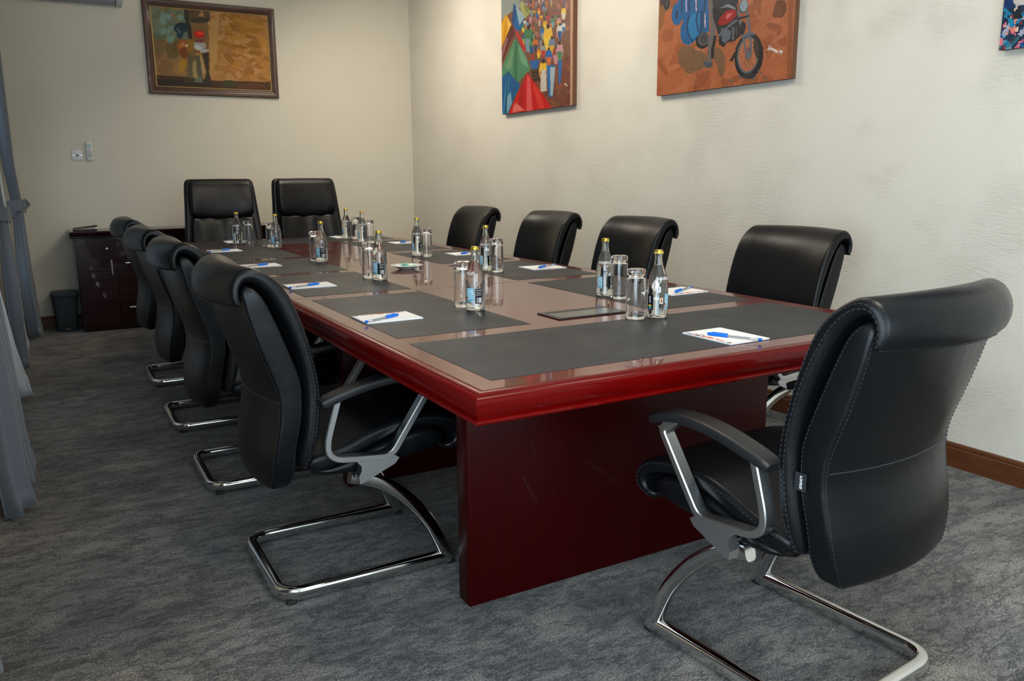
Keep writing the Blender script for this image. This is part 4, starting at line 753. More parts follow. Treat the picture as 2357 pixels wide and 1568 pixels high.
# ================================================================== cantilever chairs
def rr_ring(Rp, Fp, Wd, bul, r0, puff=0, nf=9, nc=4):
    """rounded slab section between rear point Rp and front point Fp (u,w); returns ring of (u,v,w)."""
    R_, F_ = np.array(Rp, float), np.array(Fp, float); D = F_ - R_; Th = max(np.linalg.norm(D) / 2, 1e-4); D = D / (2 * Th); M = (R_ + F_) / 2; r = min(r0, Th * .96, Wd * .5); P = []
    fl = lambda sgn: [(v, sgn * Th) for v in np.linspace(-(Wd - r), Wd - r, nf) * (1 if sgn < 0 else -1)]
    arc = lambda cx, cy, a0: [(cx + r * math.cos(math.radians(a0 + 90 * k / (nc + 1))), cy + r * math.sin(math.radians(a0 + 90 * k / (nc + 1)))) for k in range(1, nc + 1)]
    P += fl(-1) + arc(Wd - r, -(Th - r), -90) + [(Wd, v) for v in np.linspace(-(Th - r), Th - r, 3)] + arc(Wd - r, Th - r, 0) + fl(1) + arc(-(Wd - r), Th - r, 90) + [(-Wd, v) for v in np.linspace(Th - r, -(Th - r), 3)] + arc(-(Wd - r), -(Th - r), 180)
    o = []
    for v, t_ in P:
        k = 1 - (v / .25) ** 2; tt = t_ + (puff * max(k, 0) if t_ > 0 else 0); q = M + D * tt; o.append((q[0] - bul * k, v, q[1]))
    return o
def slab(rows, n, r0, puff=0):
    """rows: (Ru,Rw,Fu,Fw,W,bulge) control rows -> smooth rings."""
    return [rr_ring(q[:2], q[2:4], q[4], q[5], r0, puff) for q in cr(rows, n)]
IDX_F = 9 + 4 + 3 + 2          # ring index on the front rounded corner of the +v side
def dashes(bm, pts, nrm, L=.0075, gap=.0045, w=.0007):
    pts = [Vector(p) for p in pts]; seg = []; acc = 0
    for a, b_ in zip(pts[:-1], pts[1:]): seg.append((a, b_, acc)); acc += (b_ - a).length
    s = 0
    def at(d):
        for a, b_, s0 in seg:
            ln = (b_ - a).length
            if d <= s0 + ln: return a + (b_ - a) * ((d - s0) / max(ln, 1e-9))
        return pts[-1]
    while s + L < acc:
        a, b_ = at(s), at(s + L); t = (b_ - a).normalized(); nn = Vector(nrm); bi = t.cross(nn).normalized(); nn = bi.cross(t).normalized(); R = []
        for p in (a, b_): R.append([p + bi * w - nn * w, p + bi * w + nn * w * 1.6, p - bi * w + nn * w * 1.6, p - bi * w - nn * w])
        add_loft(bm, R); s += L + gap
SH = [(-.232, .338, -.214, .338, .175, .046), (-.249, .352, -.196, .354, .205, .046), (-.253, .400, -.190, .402, .226, .046), (-.250, .454, -.187, .470, .236, .046), (-.236, .530, -.173, .545, .24, .046), (-.230, .585, -.167, .600, .24, .046),
      (-.236, .640, -.170, .665, .24, .046), (-.268, .737, -.206, .775, .24, .046), (-.293, .825, -.236, .855, .24, .046), (-.305, .880, -.258, .902, .24, .046), (-.309, .912, -.277, .924, .236, .046), (-.301, .930, -.291, .934, .225, .046)]
CU = [(-.178, .402, -.166, .400, .225, .046), (-.182, .416, -.160, .410, .238, .046), (-.176, .465, -.140, .460, .247, .046), (-.166, .525, -.128, .520, .25, .046), (-.157, .620, -.119, .621, .25, .046), (-.168, .715, -.131, .713, .25, .046),
      (-.197, .810, -.160, .825, .25, .046), (-.232, .885, -.195, .908, .25, .046), (-.262, .925, -.238, .955, .25, .046), (-.288, .941, -.283, .978, .25, .047), (-.308, .938, -.318, .970, .25, .048), (-.318, .922, -.339, .940, .25, .049),
      (-.320, .903, -.343, .908, .25, .049), (-.318, .890, -.337, .886, .249, .049), (-.320, .884, -.329, .880, .247, .049)]
SE = [(-.150, .386, -.166, .400, .225, 0), (-.142, .384, -.160, .425, .238, 0), (-.110, .390, -.115, .440, .244, 0), (-.05, .410, -.055, .455, .245, 0), (.04, .445, .03, .487, .245, 0), (.11, .465, .105, .503, .245, 0), (.19, .470, .195, .507, .245, 0), (.245, .460, .265, .493, .245, 0),
      (.280, .445, .307, .467, .245, 0), (.291, .427, .325, .432, .244, 0), (.284, .411, .315, .400, .242, 0), (.268, .402, .282, .385, .238, 0), (.258, .399, .262, .383, .23, 0)]
SB = [(-.148, .372, -.148, .384, .20, 0), (-.10, .366, -.10, .388, .228, 0), (-.02, .362, -.02, .415, .234, 0), (.08, .374, .08, .445, .236, 0), (.18, .386, .18, .463, .236, 0), (.235, .396, .235, .452, .234, 0), (.258, .405, .258, .435, .225, 0), (.266, .412, .266, .425, .21, 0)]
def make_chair():
    t = empty('conference_chair')
    rs = slab(SH, 34, .009); sh = loft('back_shell', rs, 'leather', t, 70)
    rc = slab(CU, 44, .016, .006); cu = loft('back_cushion', rc, 'leather', t, 70)
    rse = slab(SE, 40, .015, .006); sc = loft('seat_cushion', rse, 'leather', t, 70); loft('seat_base', slab(SB, 22, .02), 'leather', t, 70)
    for par, ring, idx, k in ((cu, rc, 16, 1), (cu, rc, 13, 1), (sc, rse, 16, 1)):      # stitch lines along both side edges
        bm = bmesh.new()
        for s in (1, -1): dashes(bm, [(p[idx][0], s * (p[idx][1] + .0006), p[idx][2]) for p in ring[2:-1]], (0, s, 0))
        bm_obj('stitching', bm, 'thread', par)['kind'] = 'stuff'
    bm = bmesh.new()
    for s in (1, -1):
        for idx in (15, 9):
            dashes(bm, [(p[idx][0] - (.0004 if idx == 9 else 0), s * (p[idx][1] + .0006), p[idx][2]) for p in rs[2:-3]], (-.7, s, 0), L=.006, w=.0005)
    bm_obj('stitching', bm, 'thread', sh)['kind'] = 'stuff'
    k = min(range(len(rs)), key=lambda i: abs(rs[i][4][2] - .60)); bm = bmesh.new(); add_sweep(bm, [(p[0] - .0005, p[1], p[2]) for p in rs[k][0:9]], sup(6, .0016, .0016), (0, 0, 1)); bm_obj('back_seam', bm, 'seam', sh, 60)
    bm = bmesh.new(); R1 = rc[-1]; add_sweep(bm, [(p[0] - .001, p[1], p[2]) for p in R1[18:27]][::-1], sup(6, .003, .003), (0, 0, 1)); bm_obj('piping', bm, 'leather', cu, 60)
    # arms
    for s in (1, -1):
        bm = bmesh.new(); v = s * .268
        pth = round_path([(-.083, v, .612), (-.128, v, .462), (-.100, v, .428), (-.02, v, .420), (.066, v, .412), (.196, v, .603), (.150, v, .632)], [0, .05, .03, .03, .028, .022, 0], 5)
        add_sweep(bm, pth, [(.0175, -.007), (.0175, .007), (.015, .0095), (-.015, .0095), (-.0175, .007), (-.0175, -.007), (-.015, -.0095), (.015, -.0095)], (0, 1, 0))
        add_prism(bm, [(-.056, .420), (.074, .414), (.088, .404), (.074, .388), (.030, .370), (-.008, .352), (-.034, .344), (-.037, .366), (-.028, .384), (-.028, .398), (-.040, .412)], v - .0165, v + .0165, 1)
        add_prism(bm, [(.190, .585), (.206, .606), (.184, .607), (.178, .618), (.150, .634), (.14, .622), (.170, .600)], v - .014, v + .014, 1)
        a = bm_obj('arm_frame', bm, 'aluminium', t, 30)
        top = cr([(-.135, .606), (-.09, .622), (.0, .645), (.08, .655), (.16, .652), (.232, .630)], 22); bm = bmesh.new(); R = []
        for i, p in enumerate(top):
            th = .013; q = top[min(i + 1, 21)] - top[max(i - 1, 0)]; q = q / np.linalg.norm(q); nn = np.array([-q[1], q[0]]); e = .80 if i in (0, 21) else 1
            wd = (.0255 + .005 * math.sin(math.pi * i / 21)) * (1 if 0 < i < 21 else .9)
            R.append([(p[0] + nn[0] * (b_ * e - th), v + a_, p[1] + nn[1] * (b_ * e - th)) for a_, b_ in sup(24, wd, th, 6.0)])
        add_loft(bm, R); bm_obj('armrest', bm, 'plastic_black', t, 55)
    # frame
    pth = round_path([(.268, .222, .0255), (-.260, .222, .0255), (-.260, -.222, .0255), (.268, -.222, .0255)], .068, 8); sec = sup(20, .0205, .0175, 3.0)
    sweep('sled_base', pth, sec, (0, 0, 1), 'chrome', t, 75)
    for s in (1, -1):
        lg = cr([(.264, .016), (.246, .062), (.206, .150), (.160, .215), (.110, .268), (.050, .314), (-.005, .338), (-.045, .350)], 26)
        sweep('leg', [(p[0], s * .222, p[1]) for p in lg], sup(20, .0175, .0205, 3.2), (0, 1, 0), 'chrome', t, 75)
        for u in (.272, -.235): 
            bm = bmesh.new(); add_box(bm, u - .016, u + .012, s * .223 - .013, s * .223 + .013, 0, .010, .003, 1); bm_obj('glide', bm, 'rubber', t)
    bm = bmesh.new(); add_sweep(bm, [(-.012, -.262, .372), (-.012, .262, .372)], sup(12, .010, .010), (1, 0, 0)); add_sweep(bm, [(.085, -.22, .372), (.085, .22, .372)], sup(12, .009, .009), (1, 0, 0)); add_box(bm, -.10, .14, -.09, .09, .352, .368, .003, 1)
    bm_obj('cross_bar', bm, 'chrome', t, 50)
    return t
CH = make_chair(); U = []
CHAIRS = [((0.0, .958), 0, 'black leather cantilever chair nearest the camera on the curtain side'), ((-.02, 1.932), 0, 'black leather cantilever chair, second from the near end on the curtain side'),
          ((-.025, 2.835), 0, 'black leather cantilever chair, third from the near end on the curtain side'), ((-.015, 3.83), 0, 'black leather cantilever chair, farthest on the curtain side, before the cabinet'),
          ((1.79, 1.012), math.pi, 'black leather cantilever chair nearest the camera on the painting wall side'), ((1.79, 2.078), math.pi, 'black leather cantilever chair, second from near end, below the motorbike painting'),
          ((1.79, 2.965), math.pi, 'black leather cantilever chair, third from the near end on the painting side'), ((1.79, 4.00), math.pi, 'black leather cantilever chair farthest along the painting wall'),
          ((.815, -.148), math.radians(95), 'large foreground black leather chair with its back to the camera, right')]
for (p, a, lab) in CHAIRS: c_ = place(CH, U, (p[0], p[1], 0), a); tag(c_, lab, 'chair', 'cantilever conference chairs')
near_chair = c_
tg = box('brand_tag', -.196, -.168, .2445, .2462, .552, .592, 'tag_cloth', near_chair)
me = text_mesh('rouns', .0125, True); me.transform(Matrix.Translation((-.187, .2472, .572)) @ Matrix(((0, 1, 0, 0), (0, 0, 1, 0), (-1, 0, 0, 0), (0, 0, 0, 1)))); link('tag_lettering', me, 'white_ink', tg)
# ================================================================== two high-backed chairs at the far end
EB = [(-.27, .44, -.245, .44, .22, .03), (-.285, .47, -.225, .47, .275, .03), (-.29, .60, -.225, .60, .292, .03), (-.305, .75, -.24, .75, .287, .03), (-.325, .90, -.262, .90, .274, .03), (-.345, 1.03, -.283, 1.03, .264, .03), (-.362, 1.12, -.302, 1.12, .258, .03), (-.366, 1.165, -.315, 1.17, .250, .03), (-.356, 1.185, -.328, 1.188, .236, .03), (-.348, 1.193, -.336, 1.194, .215, .03)]
EH = [(-.262, .925, -.252, .918, .21, .03), (-.275, .945, -.226, .938, .226, .03), (-.285, 1.0, -.222, 1.0, .230, .03), (-.298, 1.07, -.238, 1.07, .230, .03), (-.312, 1.135, -.262, 1.145, .226, .03), (-.330, 1.170, -.292, 1.182, .218, .03), (-.335, 1.180, -.315, 1.190, .20, .03)]
EL = [(-.225, .47, -.20, .47, .20, .03), (-.22, .50, -.172, .50, .228, .03), (-.222, .58, -.158, .58, .236, .03), (-.23, .70, -.170, .70, .236, .03), (-.245, .82, -.196, .82, .232, .03), (-.258, .89, -.218, .89, .228, .03), (-.262, .922, -.246, .918, .21, .03)]
def make_exec():
    t = empty('executive_chair'); loft('back_shell', slab(EB, 28, .028), 'leather', t, 70); hr = slab(EH, 22, .022, .012)
    for q in hr:                                   # lower edge sags in the middle
        for i, (u, v, w_) in enumerate(q): q[i] = (u, v, w_ - .028 * max(0, 1 - (v / .23) ** 2) * max(0, min(1, (1.05 - w_) / .12)))
    loft('headrest_pad', hr, 'leather', t, 70)
    rings = slab(EL, 26, .02, .004)
    for q in rings:                                # soft creases running down from the headrest
        for i in range(16, 30):
            if i < len(q):
                u, v, w_ = q[i]; k = min(1, max(0, (w_ - .5) / .3)); q[i] = (u + .009 * k * math.sin(v * 46 + 9 * (w_ - .9) * (1 if v > 0 else -1)), v, w_)
    loft('lumbar_pad', rings, 'leather', t, 70)
    loft('seat_cushion', slab([(-.22, .44, -.22, .50, .22, 0), (-.15, .425, -.15, .525, .255, 0), (.05, .425, .05, .53, .26, 0), (.20, .43, .20, .525, .258, 0), (.245, .44, .25, .50, .24, 0)], 18, .03), 'leather', t, 70)
    for s in (1, -1):
        v = s * .29; sweep('arm_frame', round_path([(-.20, v, .66), (.15, v, .665), (.16, v, .47), (-.16, v, .45)], .05, 5), sup(12, .018, .012, 3.5), (0, 1, 0), 'plastic_black', t, 60)
        loft('armrest', [[(u, v + a_, .672 + b_) for a_, b_ in sup(14, .027 * k, .014 * k, 3)] for u, k in ((-.20, .7), (-.18, 1), (.13, 1), (.155, .7))], 'leather', t, 60)
    lathe('gas_column', [(.028, .09), (.028, .27), (.02, .27), (.02, .43), (.06, .43), (.06, .445)], 'plastic_black', t, 18)
    for k in range(5):
        a = k * 2 * math.pi / 5 + .3; d = (math.cos(a), math.sin(a)); bm = bmesh.new()
        add_loft(bm, [[(d[0] * r - d[1] * a_, d[1] * r + d[0] * a_, z + b_) for a_, b_ in sup(10, wd, wd * .6, 3)] for r, z, wd in ((.02, .105, .03), (.15, .10, .024), (.29, .078, .016))]); bm_obj('base_spoke', bm, 'chrome', t, 60)
        bm = bmesh.new(); add_sweep(bm, [(d[0] * .285 - d[1] * .022, d[1] * .285 + d[0] * .022, .028), (d[0] * .285 + d[1] * .022, d[1] * .285 - d[0] * .022, .028)], sup(16, .028, .028), (0, 0, 1)); bm_obj('caster', bm, 'plastic_black', t, 50)
    return t
EC = make_exec(); UE = []
for (x, y, a, lab) in ((.455, 4.83, -90, 'high-backed black leather chair at the far end, left one near the framed painting'), (1.115, 4.83, -88, 'high-backed black leather chair at the far end, right one near the room corner')):
    c_ = place(EC, UE, (x, y, 0), math.radians(a)); tag(c_, lab, 'chair', 'high-backed chairs at the far end')
# ================================================================== cabinet along the far wall
K = empty('credenza', (-.56, 5.757, 0)); tag(K, 'low dark red-brown cabinet with steel handles along the far wall', 'cabinet')
KW, KD = 2.28, .375
box('carcass', .01, KW - .01, .018, KD, .05, .745, 'cabinet_wood', K, .002, 1); box('plinth', .02, KW - .02, .03, KD, 0, .05, 'cabinet_wood', K)
bm = bmesh.new(); add_prism(bm, [(-.004, .745), (-.010, .752), (-.010, .758), (-.030, .778), (-.032, .786), (-.032, .797), (-.029, .800), (KD, .800), (KD, .745)], -.018, KW + .018, 0); bm_obj('worktop', bm, 'cabinet_wood', K, 35)
def kdoor(x0, x1, hx, lock=None):
    d = box('door', x0, x1, 0, .018, .055, .738, 'cabinet_wood', K, .002, 1); bm = bmesh.new(); add_sweep(bm, [(hx, -.022, .455), (hx, -.022, .572)], sup(10, .0065, .0065), (1, 0, 0))
    for z in (.468, .559): add_sweep(bm, [(hx, -.022, z), (hx, .001, z)], sup(8, .004, .004), (1, 0, 0))
    bm_obj('handle', bm, 'steel', d, 50)
    if lock: lathe('lock', [(.009, 0), (.009, .003), (.006, .004)], 'steel', d, 14).matrix_local = Matrix.Translation((lock, 0, .657)) @ Matrix.Rotation(math.pi / 2, 4, 'X')
def kdrawer(x0, x1, z0, z1, hz):
    d = box('drawer', x0, x1, 0, .018, z0, z1, 'cabinet_wood', K, .002, 1); bm = bmesh.new(); a, b_ = x0 + .06, x1 - .06; add_sweep(bm, [(a, -.022, hz), (b_, -.022, hz)], sup(10, .0075, .0075), (0, 0, 1))
    for x in (a + .012, b_ - .012): add_sweep(bm, [(x, -.022, hz), (x, .001, hz)], sup(8, .005, .005), (0, 0, 1))
    bm_obj('handle', bm, 'steel', d, 50)
kdoor(.015, .292, .257, .233)
for z0, z1, hz in ((.055, .33, .182), (.335, .738, .54)): kdrawer(.296, .736, z0, z1, hz); kdrawer(1.544, 1.984, z0, z1, hz)
kdoor(.74, 1.138, 1.10); kdoor(1.142, 1.54, 1.18); kdoor(1.988, 2.265, 2.023)
s_ = empty('stapler', (-.46, 5.86, .8004), math.radians(4)); tag(s_, 'slim black stapler lying on the left end of the cabinet', 'stapler')
bm = bmesh.new(); add_loft(bm, [[(x, a_, .006 + b_) for a_, b_ in sup(12, .016, .006, 4)] for x in (-.088, -.084, .080, .086)]); bm_obj('stapler_base', bm, 'plastic_black', s_, 50)
bm = bmesh.new(); add_loft(bm, [[(x, a_, z + b_) for a_, b_ in sup(12, wd, hh, 4)] for x, z, wd, hh in ((-.088, .017, .011, .003), (-.08, .019, .012, .005), (.05, .030, .013, .008), (.080, .033, .013, .009), (.088, .033, .010, .006))]); bm_obj('stapler_arm', bm, 'plastic_black', s_, 50)
box('hinge', .070, .084, -.012, .012, .010, .030, 'steel', s_, .002, 1)
# pedal bin
B = empty('pedal_bin', (-.655, 5.985, 0)); tag(B, 'small dark blue-grey pedal bin beside the cabinet', 'bin')
def rrect(hx, hy, r, z, n=5):
    o = []
    for cx, cy, a0 in ((hx - r, hy - r, 0), (-hx + r, hy - r, 90), (-hx + r, -hy + r, 180), (hx - r, -hy + r, 270)):
        for k in range(n + 1): a = math.radians(a0 + 90 * k / n); o.append((cx + r * math.cos(a), cy + r * math.sin(a), z))
    return o
loft('bin_body', [rrect(hx, hy, .025, z) for z, hx, hy in ((.0, .072, .078), (.006, .074, .080), (.285, .091, .100))], 'bin_plastic', B, 40)
loft('bin_lid', [rrect(hx, hy, .03, z) for z, hx, hy in ((.280, .097, .108), (.286, .100, .111), (.306, .099, .110), (.316, .09, .10), (.318, .08, .09))], 'bin_plastic', B, 40)
bm = bmesh.new(); add_prism(bm, [(-.030, .002)] + [(.030 * math.cos(a), .035 + .030 * math.sin(a)) for a in np.linspace(math.pi, 0, 12)] + [(.030, .002)], -.086, -.075, 1); bm_obj('pedal_recess', bm, 'bin_dark', B)
box('pedal', -.022, .022, -.100, -.080, .018, .025, 'grey_plastic', B, .003, 1)
# ================================================================== things fixed to the far wall
a = empty('air_conditioner', (-.42, YW, 2.55)); tag(a, 'white split air conditioner high on the far wall, top left', 'air conditioner')
bm = bmesh.new(); add_prism(bm, [(-.001, 0), (-.05, -.002), (-.13, .018), (-.185, .065), (-.205, .12), (-.205, .25), (-.19, .285), (-.001, .285)], -.405, .405, 0); bm_obj('ac_casing', bm, 'ac_white', a, 30)
bm = bmesh.new(); add_prism(bm, [(-.055, .0035), (-.128, .0235), (-.176, .066), (-.179, .063), (-.130, .0165), (-.055, -.0035)], -.36, .352, 0); bm_obj('louvre', bm, 'ac_vent', a, 20)
bm = bmesh.new(); add_prism(bm, [(-.052, -.001), (-.131, .0185), (-.180, .063), (-.183, .061), (-.132, .014), (-.052, -.006)], .353, .357, 0); bm_obj('louvre_joint', bm, 'bin_dark', a)
sw = empty('wall_socket', (-.447, YW, 1.39)); tag(sw, 'square white switch plate on the far wall, left of the handset', 'switch')
bm = bmesh.new(); add_box(bm, -.039, .039, -.009, 0, -.041, .041, .004, 2); bm_obj('face_plate', bm, 'white_plastic', sw, 40)
lathe('knob', [(.010, 0), (.010, .006), (.008, .008)], 'grey_plastic', sw, 18).matrix_local = Matrix.Translation((0, -.009, -.002)) @ Matrix.Rotation(math.pi / 2, 4, 'X')
for x in (-.029, .029): lathe('screw', [(.0035, 0), (.0035, .0015)], 'steel', sw, 10).matrix_local = Matrix.Translation((x, -.009, -.002)) @ Matrix.Rotation(math.pi / 2, 4, 'X')
ph = empty('remote_handset', (-.356, YW, 1.421)); tag(ph, 'slim white remote handset in a holder on the far wall', 'remote')
bm = bmesh.new(); add_loft(bm, [[(a_, -.014 + b_, z) for a_, b_ in sup(16, wd, th, 4)] for z, wd, th in ((-.074, .019, .008), (-.070, .0225, .011), (.0, .0235, .012), (.070, .0225, .011), (.074, .019, .008))]); bm_obj('handset_body', bm, 'white_plastic', ph, 50)
box('screen', -.014, .014, -.0268, -.0255, .028, .058, 'screen_green', ph); box('red_button', -.007, .005, -.0275, -.0255, .012, .019, 'red_plastic', ph, .001, 1)
for r_ in range(4):
    for c_ in range(3): box('button', -.0145 + c_ * .011, -.0065 + c_ * .011, -.0272, -.0255, -.004 - r_ * .013, .003 - r_ * .013, 'grey_plastic', ph, .001, 1)
box('holder', -.026, .026, -.004, 0, -.078, .0, 'white_plastic', ph, .002, 1)
# ================================================================== pictures
random.seed(5)
fr = empty('framed_painting', (.1331, YW, 1.8885)); tag(fr, 'wood-framed ochre painting with dark figures on the far wall', 'painting'); FW, FH, fm = 1.065, .752, .066
R = raster(FW, FH, 250, 176, (146, 100, 44)); cs = lambda L: np.array(random.choice(L), float); ru = random.uniform
for k in range(260): rell(R, ru(.50, 1.02), ru(.10, .70), ru(.015, .09), ru(.01, .04), ru(-1.2, .7), cs([(150, 104, 48), (142, 94, 36), (156, 112, 58), (130, 84, 20), (150, 100, 30), (160, 116, 70), (138, 92, 50)]))
for k in range(40): rell(R, ru(.68, 1.0), ru(.36, .66), ru(.03, .1), ru(.006, .022), ru(-.2, .2), cs([(134, 88, 6), (150, 102, 30), (122, 76, 8)]))
for k in range(170):
    y = ru(.06, .70); rell(R, ru(.05, .36), y, ru(.015, .06), ru(.015, .06), ru(-.7, .7), cs([(92, 96, 76), (84, 92, 64), (98, 104, 84)] if y > .46 else ([(96, 80, 40), (108, 84, 48), (88, 74, 36)] if y > .32 else [(122, 90, 52), (132, 98, 56), (116, 84, 44)])))
for k in range(22): rell(R, ru(.14, .33), ru(.42, .64), ru(.01, .028), ru(.01, .034), 0, np.array((104, 128, 116.)))
rshapes(R, OCHRE[1:]); rsoft(R, 1, 5, 3); R['a'] = np.clip(R['a'] * 1.16, 0, 255)
i0, i1, j0, j1 = int(.06 / FW * 250), int((FW - .06) / FW * 250), int(.06 / FH * 176), int((FH - .06) / FH * 176); R['a'] = R['a'][j0:j1, i0:i1]; px, pz = FW / 250, FH / 176
R['nx'], R['ny'], R['w'], R['h'] = i1 - i0, j1 - j0, (i1 - i0) * px, (j1 - j0) * pz
raster_mesh('painted_canvas', R, lambda s, t: (i0 * px + s, np.full_like(s, -.013), j0 * pz + t), 'oil_paint', fr)
fprof = [(0, 0), (0, -.022), (.006, -.030), (.020, -.031), (.036, -.024), (.052, -.021), (.060, -.016), (.060, 0)]
def frame_bar(name, p0, p1, inw, prof_, m_, mit):
    """bar from p0 to p1 along the frame, profile (inward, depth), mitred."""
    d = (Vector(p1) - Vector(p0)).normalized(); w_ = Vector(inw); rings = []
    for P, s in ((Vector(p0), 1), (Vector(p1), -1)): rings.append([(P + w_ * a_ + d * s * a_).to_tuple()[:1] + (b_,) + (P + w_ * a_ + d * s * a_).to_tuple()[2:] for a_, b_ in prof_])
    bm = bmesh.new(); add_loft(bm, rings); return bm_obj(name, bm, m_, fr, 30)
C4 = [(0, 0, 0), (FW, 0, 0), (FW, 0, FH), (0, 0, FH)]; IN = [(0, 0, 1), (-1, 0, 0), (0, 0, -1), (1, 0, 0)]
for i in range(4): frame_bar('frame_rail', C4[i], C4[(i + 1) % 4], IN[i], fprof, 'frame_wood', 0)
gp = [(.060, -.010), (.060, -.0185), (.063, -.0195), (.066, -.0175), (.066, -.010)]
for i in range(4): frame_bar('gilt_slip', C4[i], C4[(i + 1) % 4], IN[i], gp, 'gilt', 0)
def canvas(name, label, y0, z0, w, h, R, k):
    o = empty(name, (XW, y0, z0)); tag(o, label, 'painting', 'unframed canvases on the right wall')
    box('stretcher', -.032, -.001, -w, 0, 0, h, 'canvas_edge', o, .002, 1)
    raster_mesh('painted_canvas', R, lambda s, t: (np.full_like(s, -.0328), -s * k, t * k), 'oil_paint', o); return o
kk = .9897
R = raster(.99, 1.16, 236, 277, (120, 78, 58))
for k in range(120): rell(R, ru(.35, .98), ru(.5, 1.16), ru(.01, .07), ru(.006, .035), ru(-.7, .7), cs([(150, 86, 62), (128, 72, 60), (160, 104, 80), (118, 96, 96)]))
M2 = MARKET; rshapes(R, M2[:3])
for k in range(110): rell(R, ru(.5, .98), ru(.0, .30), ru(.01, .08), ru(.006, .03), ru(-.7, .7), cs([(124, 66, 46), (104, 56, 40), (138, 80, 54), (112, 62, 48)]))
for k in range(110): rell(R, ru(.3, .96), ru(.42, 1.1), ru(.008, .05), ru(.006, .025), ru(-.7, .7), cs([(150, 86, 62), (128, 72, 60), (160, 104, 80), (118, 96, 96)]))
for k in range(90):
    x, y, hh = ru(.42, .90), ru(.34, 1.1), ru(.03, .075); rell(R, x, y, hh * .2, hh * .6, ru(-.15, .15), cs([(30, 104, 168), (220, 172, 20), (206, 206, 198), (180, 44, 40), (70, 130, 84), (206, 104, 40), (190, 140, 150), (120, 150, 170), (52, 60, 90), (24, 80, 140)]), 8); rell(R, x, y + hh * .6, hh * .13, hh * .14, 0, np.array((34, 26, 26.)), 7)
rshapes(R, M2[3:]); rsoft(R, 1, 7, 4); R['a'] *= .86
cm = canvas('canvas_painting', 'unframed market painting with colourful umbrellas near the room corner', 4.269, 1.668, .98, 1.148, R, kk)
R = raster(1.007, 1.16, 260, 300, (176, 98, 58))
for k in range(420): rell(R, ru(0, 1.0), ru(0, 1.16), ru(.012, .08), ru(.008, .045), ru(-1, 1), cs([(176, 98, 58), (176, 98, 58), (150, 80, 44), (186, 108, 68), (184, 106, 64), (165, 88, 48), (182, 104, 62), (156, 84, 46)]))
rshapes(R, BIKE); rsoft(R, 0, 5, 5); R['a'] *= .88
cb = canvas('canvas_painting', 'unframed orange painting of a motorbike loaded with blue drums', 2.4145, 1.6544, .9967, 1.148, R, kk)
R = raster(1.0, 1.1, 170, 190, (24, 44, 66)); CC = [(16, 84, 140), (24, 110, 150), (20, 30, 40), (14, 24, 40), (200, 100, 120), (196, 180, 160), (150, 150, 170), (60, 110, 120), (10, 52, 100), (120, 40, 50), (40, 70, 80), (206, 120, 100), (90, 130, 150)]
for k in range(1800): rell(R, ru(0, 1), ru(0, 1.1), ru(.008, .035), ru(.003, .012), random.choice([.9, .85, 1.0, -.7, .6]) + ru(-.2, .2), cs(CC), 7)
rshapes(R, ABSTRACT[1:]); rsoft(R, 0, 6, 6)
canvas('canvas_painting', 'unframed abstract blue and pink painting cut by the right edge', .4255, 1.6564, .99, 1.09, R, kk)
for par, s, (sx, sz), sz_, rot in ((cb, 'J.Jonso M', (.885, .135), .026, -.42), (cm, 'J.Jonso', (.895, .135), .016, -.5)):
    me = text_mesh(s, sz_, True); me.transform(Matrix.Translation((-.0334, -sx, sz)) @ Matrix(((0, 0, -1, 0), (-1, 0, 0, 0), (0, 1, 0, 0), (0, 0, 0, 1))) @ Matrix.Rotation(rot, 4, 'Z')); link('signature', me, 'white_ink', par)
# ================================================================== things on the table
ZP = TT + .0011      # on a leather inlay
BP = [(.0278, 0), (.0308, .0012), (.0326, .004), (.0326, .095), (.0323, .106), (.0306, .120), (.0268, .135), (.0216, .149), (.0172, .160), (.0142, .170), (.0127, .180), (.0120, .193), (.0120, .197), (.0132, .1985), (.0135, .2025), (.0124, .2045), (.0118, .2085)]
def r_at(z): return float(np.interp(z, [p[1] for p in BP], [p[0] for p in BP]))
def label_obj(name, w, h, z0, ang, R, parent):
    def fn(s, t):
        z = z0 + t / R['h'] * h; r = np.interp(z, [p[1] for p in BP], [p[0] for p in BP]) + .0004; a = math.radians(ang) + (s / R['w'] - .5) * w / .0345
        return (r * np.cos(a), r * np.sin(a), z)
    return raster_mesh(name, R, fn, 'label_print', parent)
def blue_label():
    R = raster(33, 48, 33, 48, (158, 203, 226))
    for k in range(26): rell(R, ru(0, 33), ru(0, 48), ru(3, 10), ru(.6, 1.6), ru(-.3, .5), np.array(random.choice([(190, 222, 236), (136, 190, 220), (205, 230, 240)]), float))
    rpoly(R, [0, 8, 6, 10, 7, 16, 3, 18, 0, 15], np.array((214, 120, 50.))); rpoly(R, [0, 13, 4, 14, 3, 20, 0, 21], np.array((70, 46, 40.))); rpoly(R, [2, 3, 30, 4, 28, 7, 3, 6], np.array((60, 130, 170.))); return R
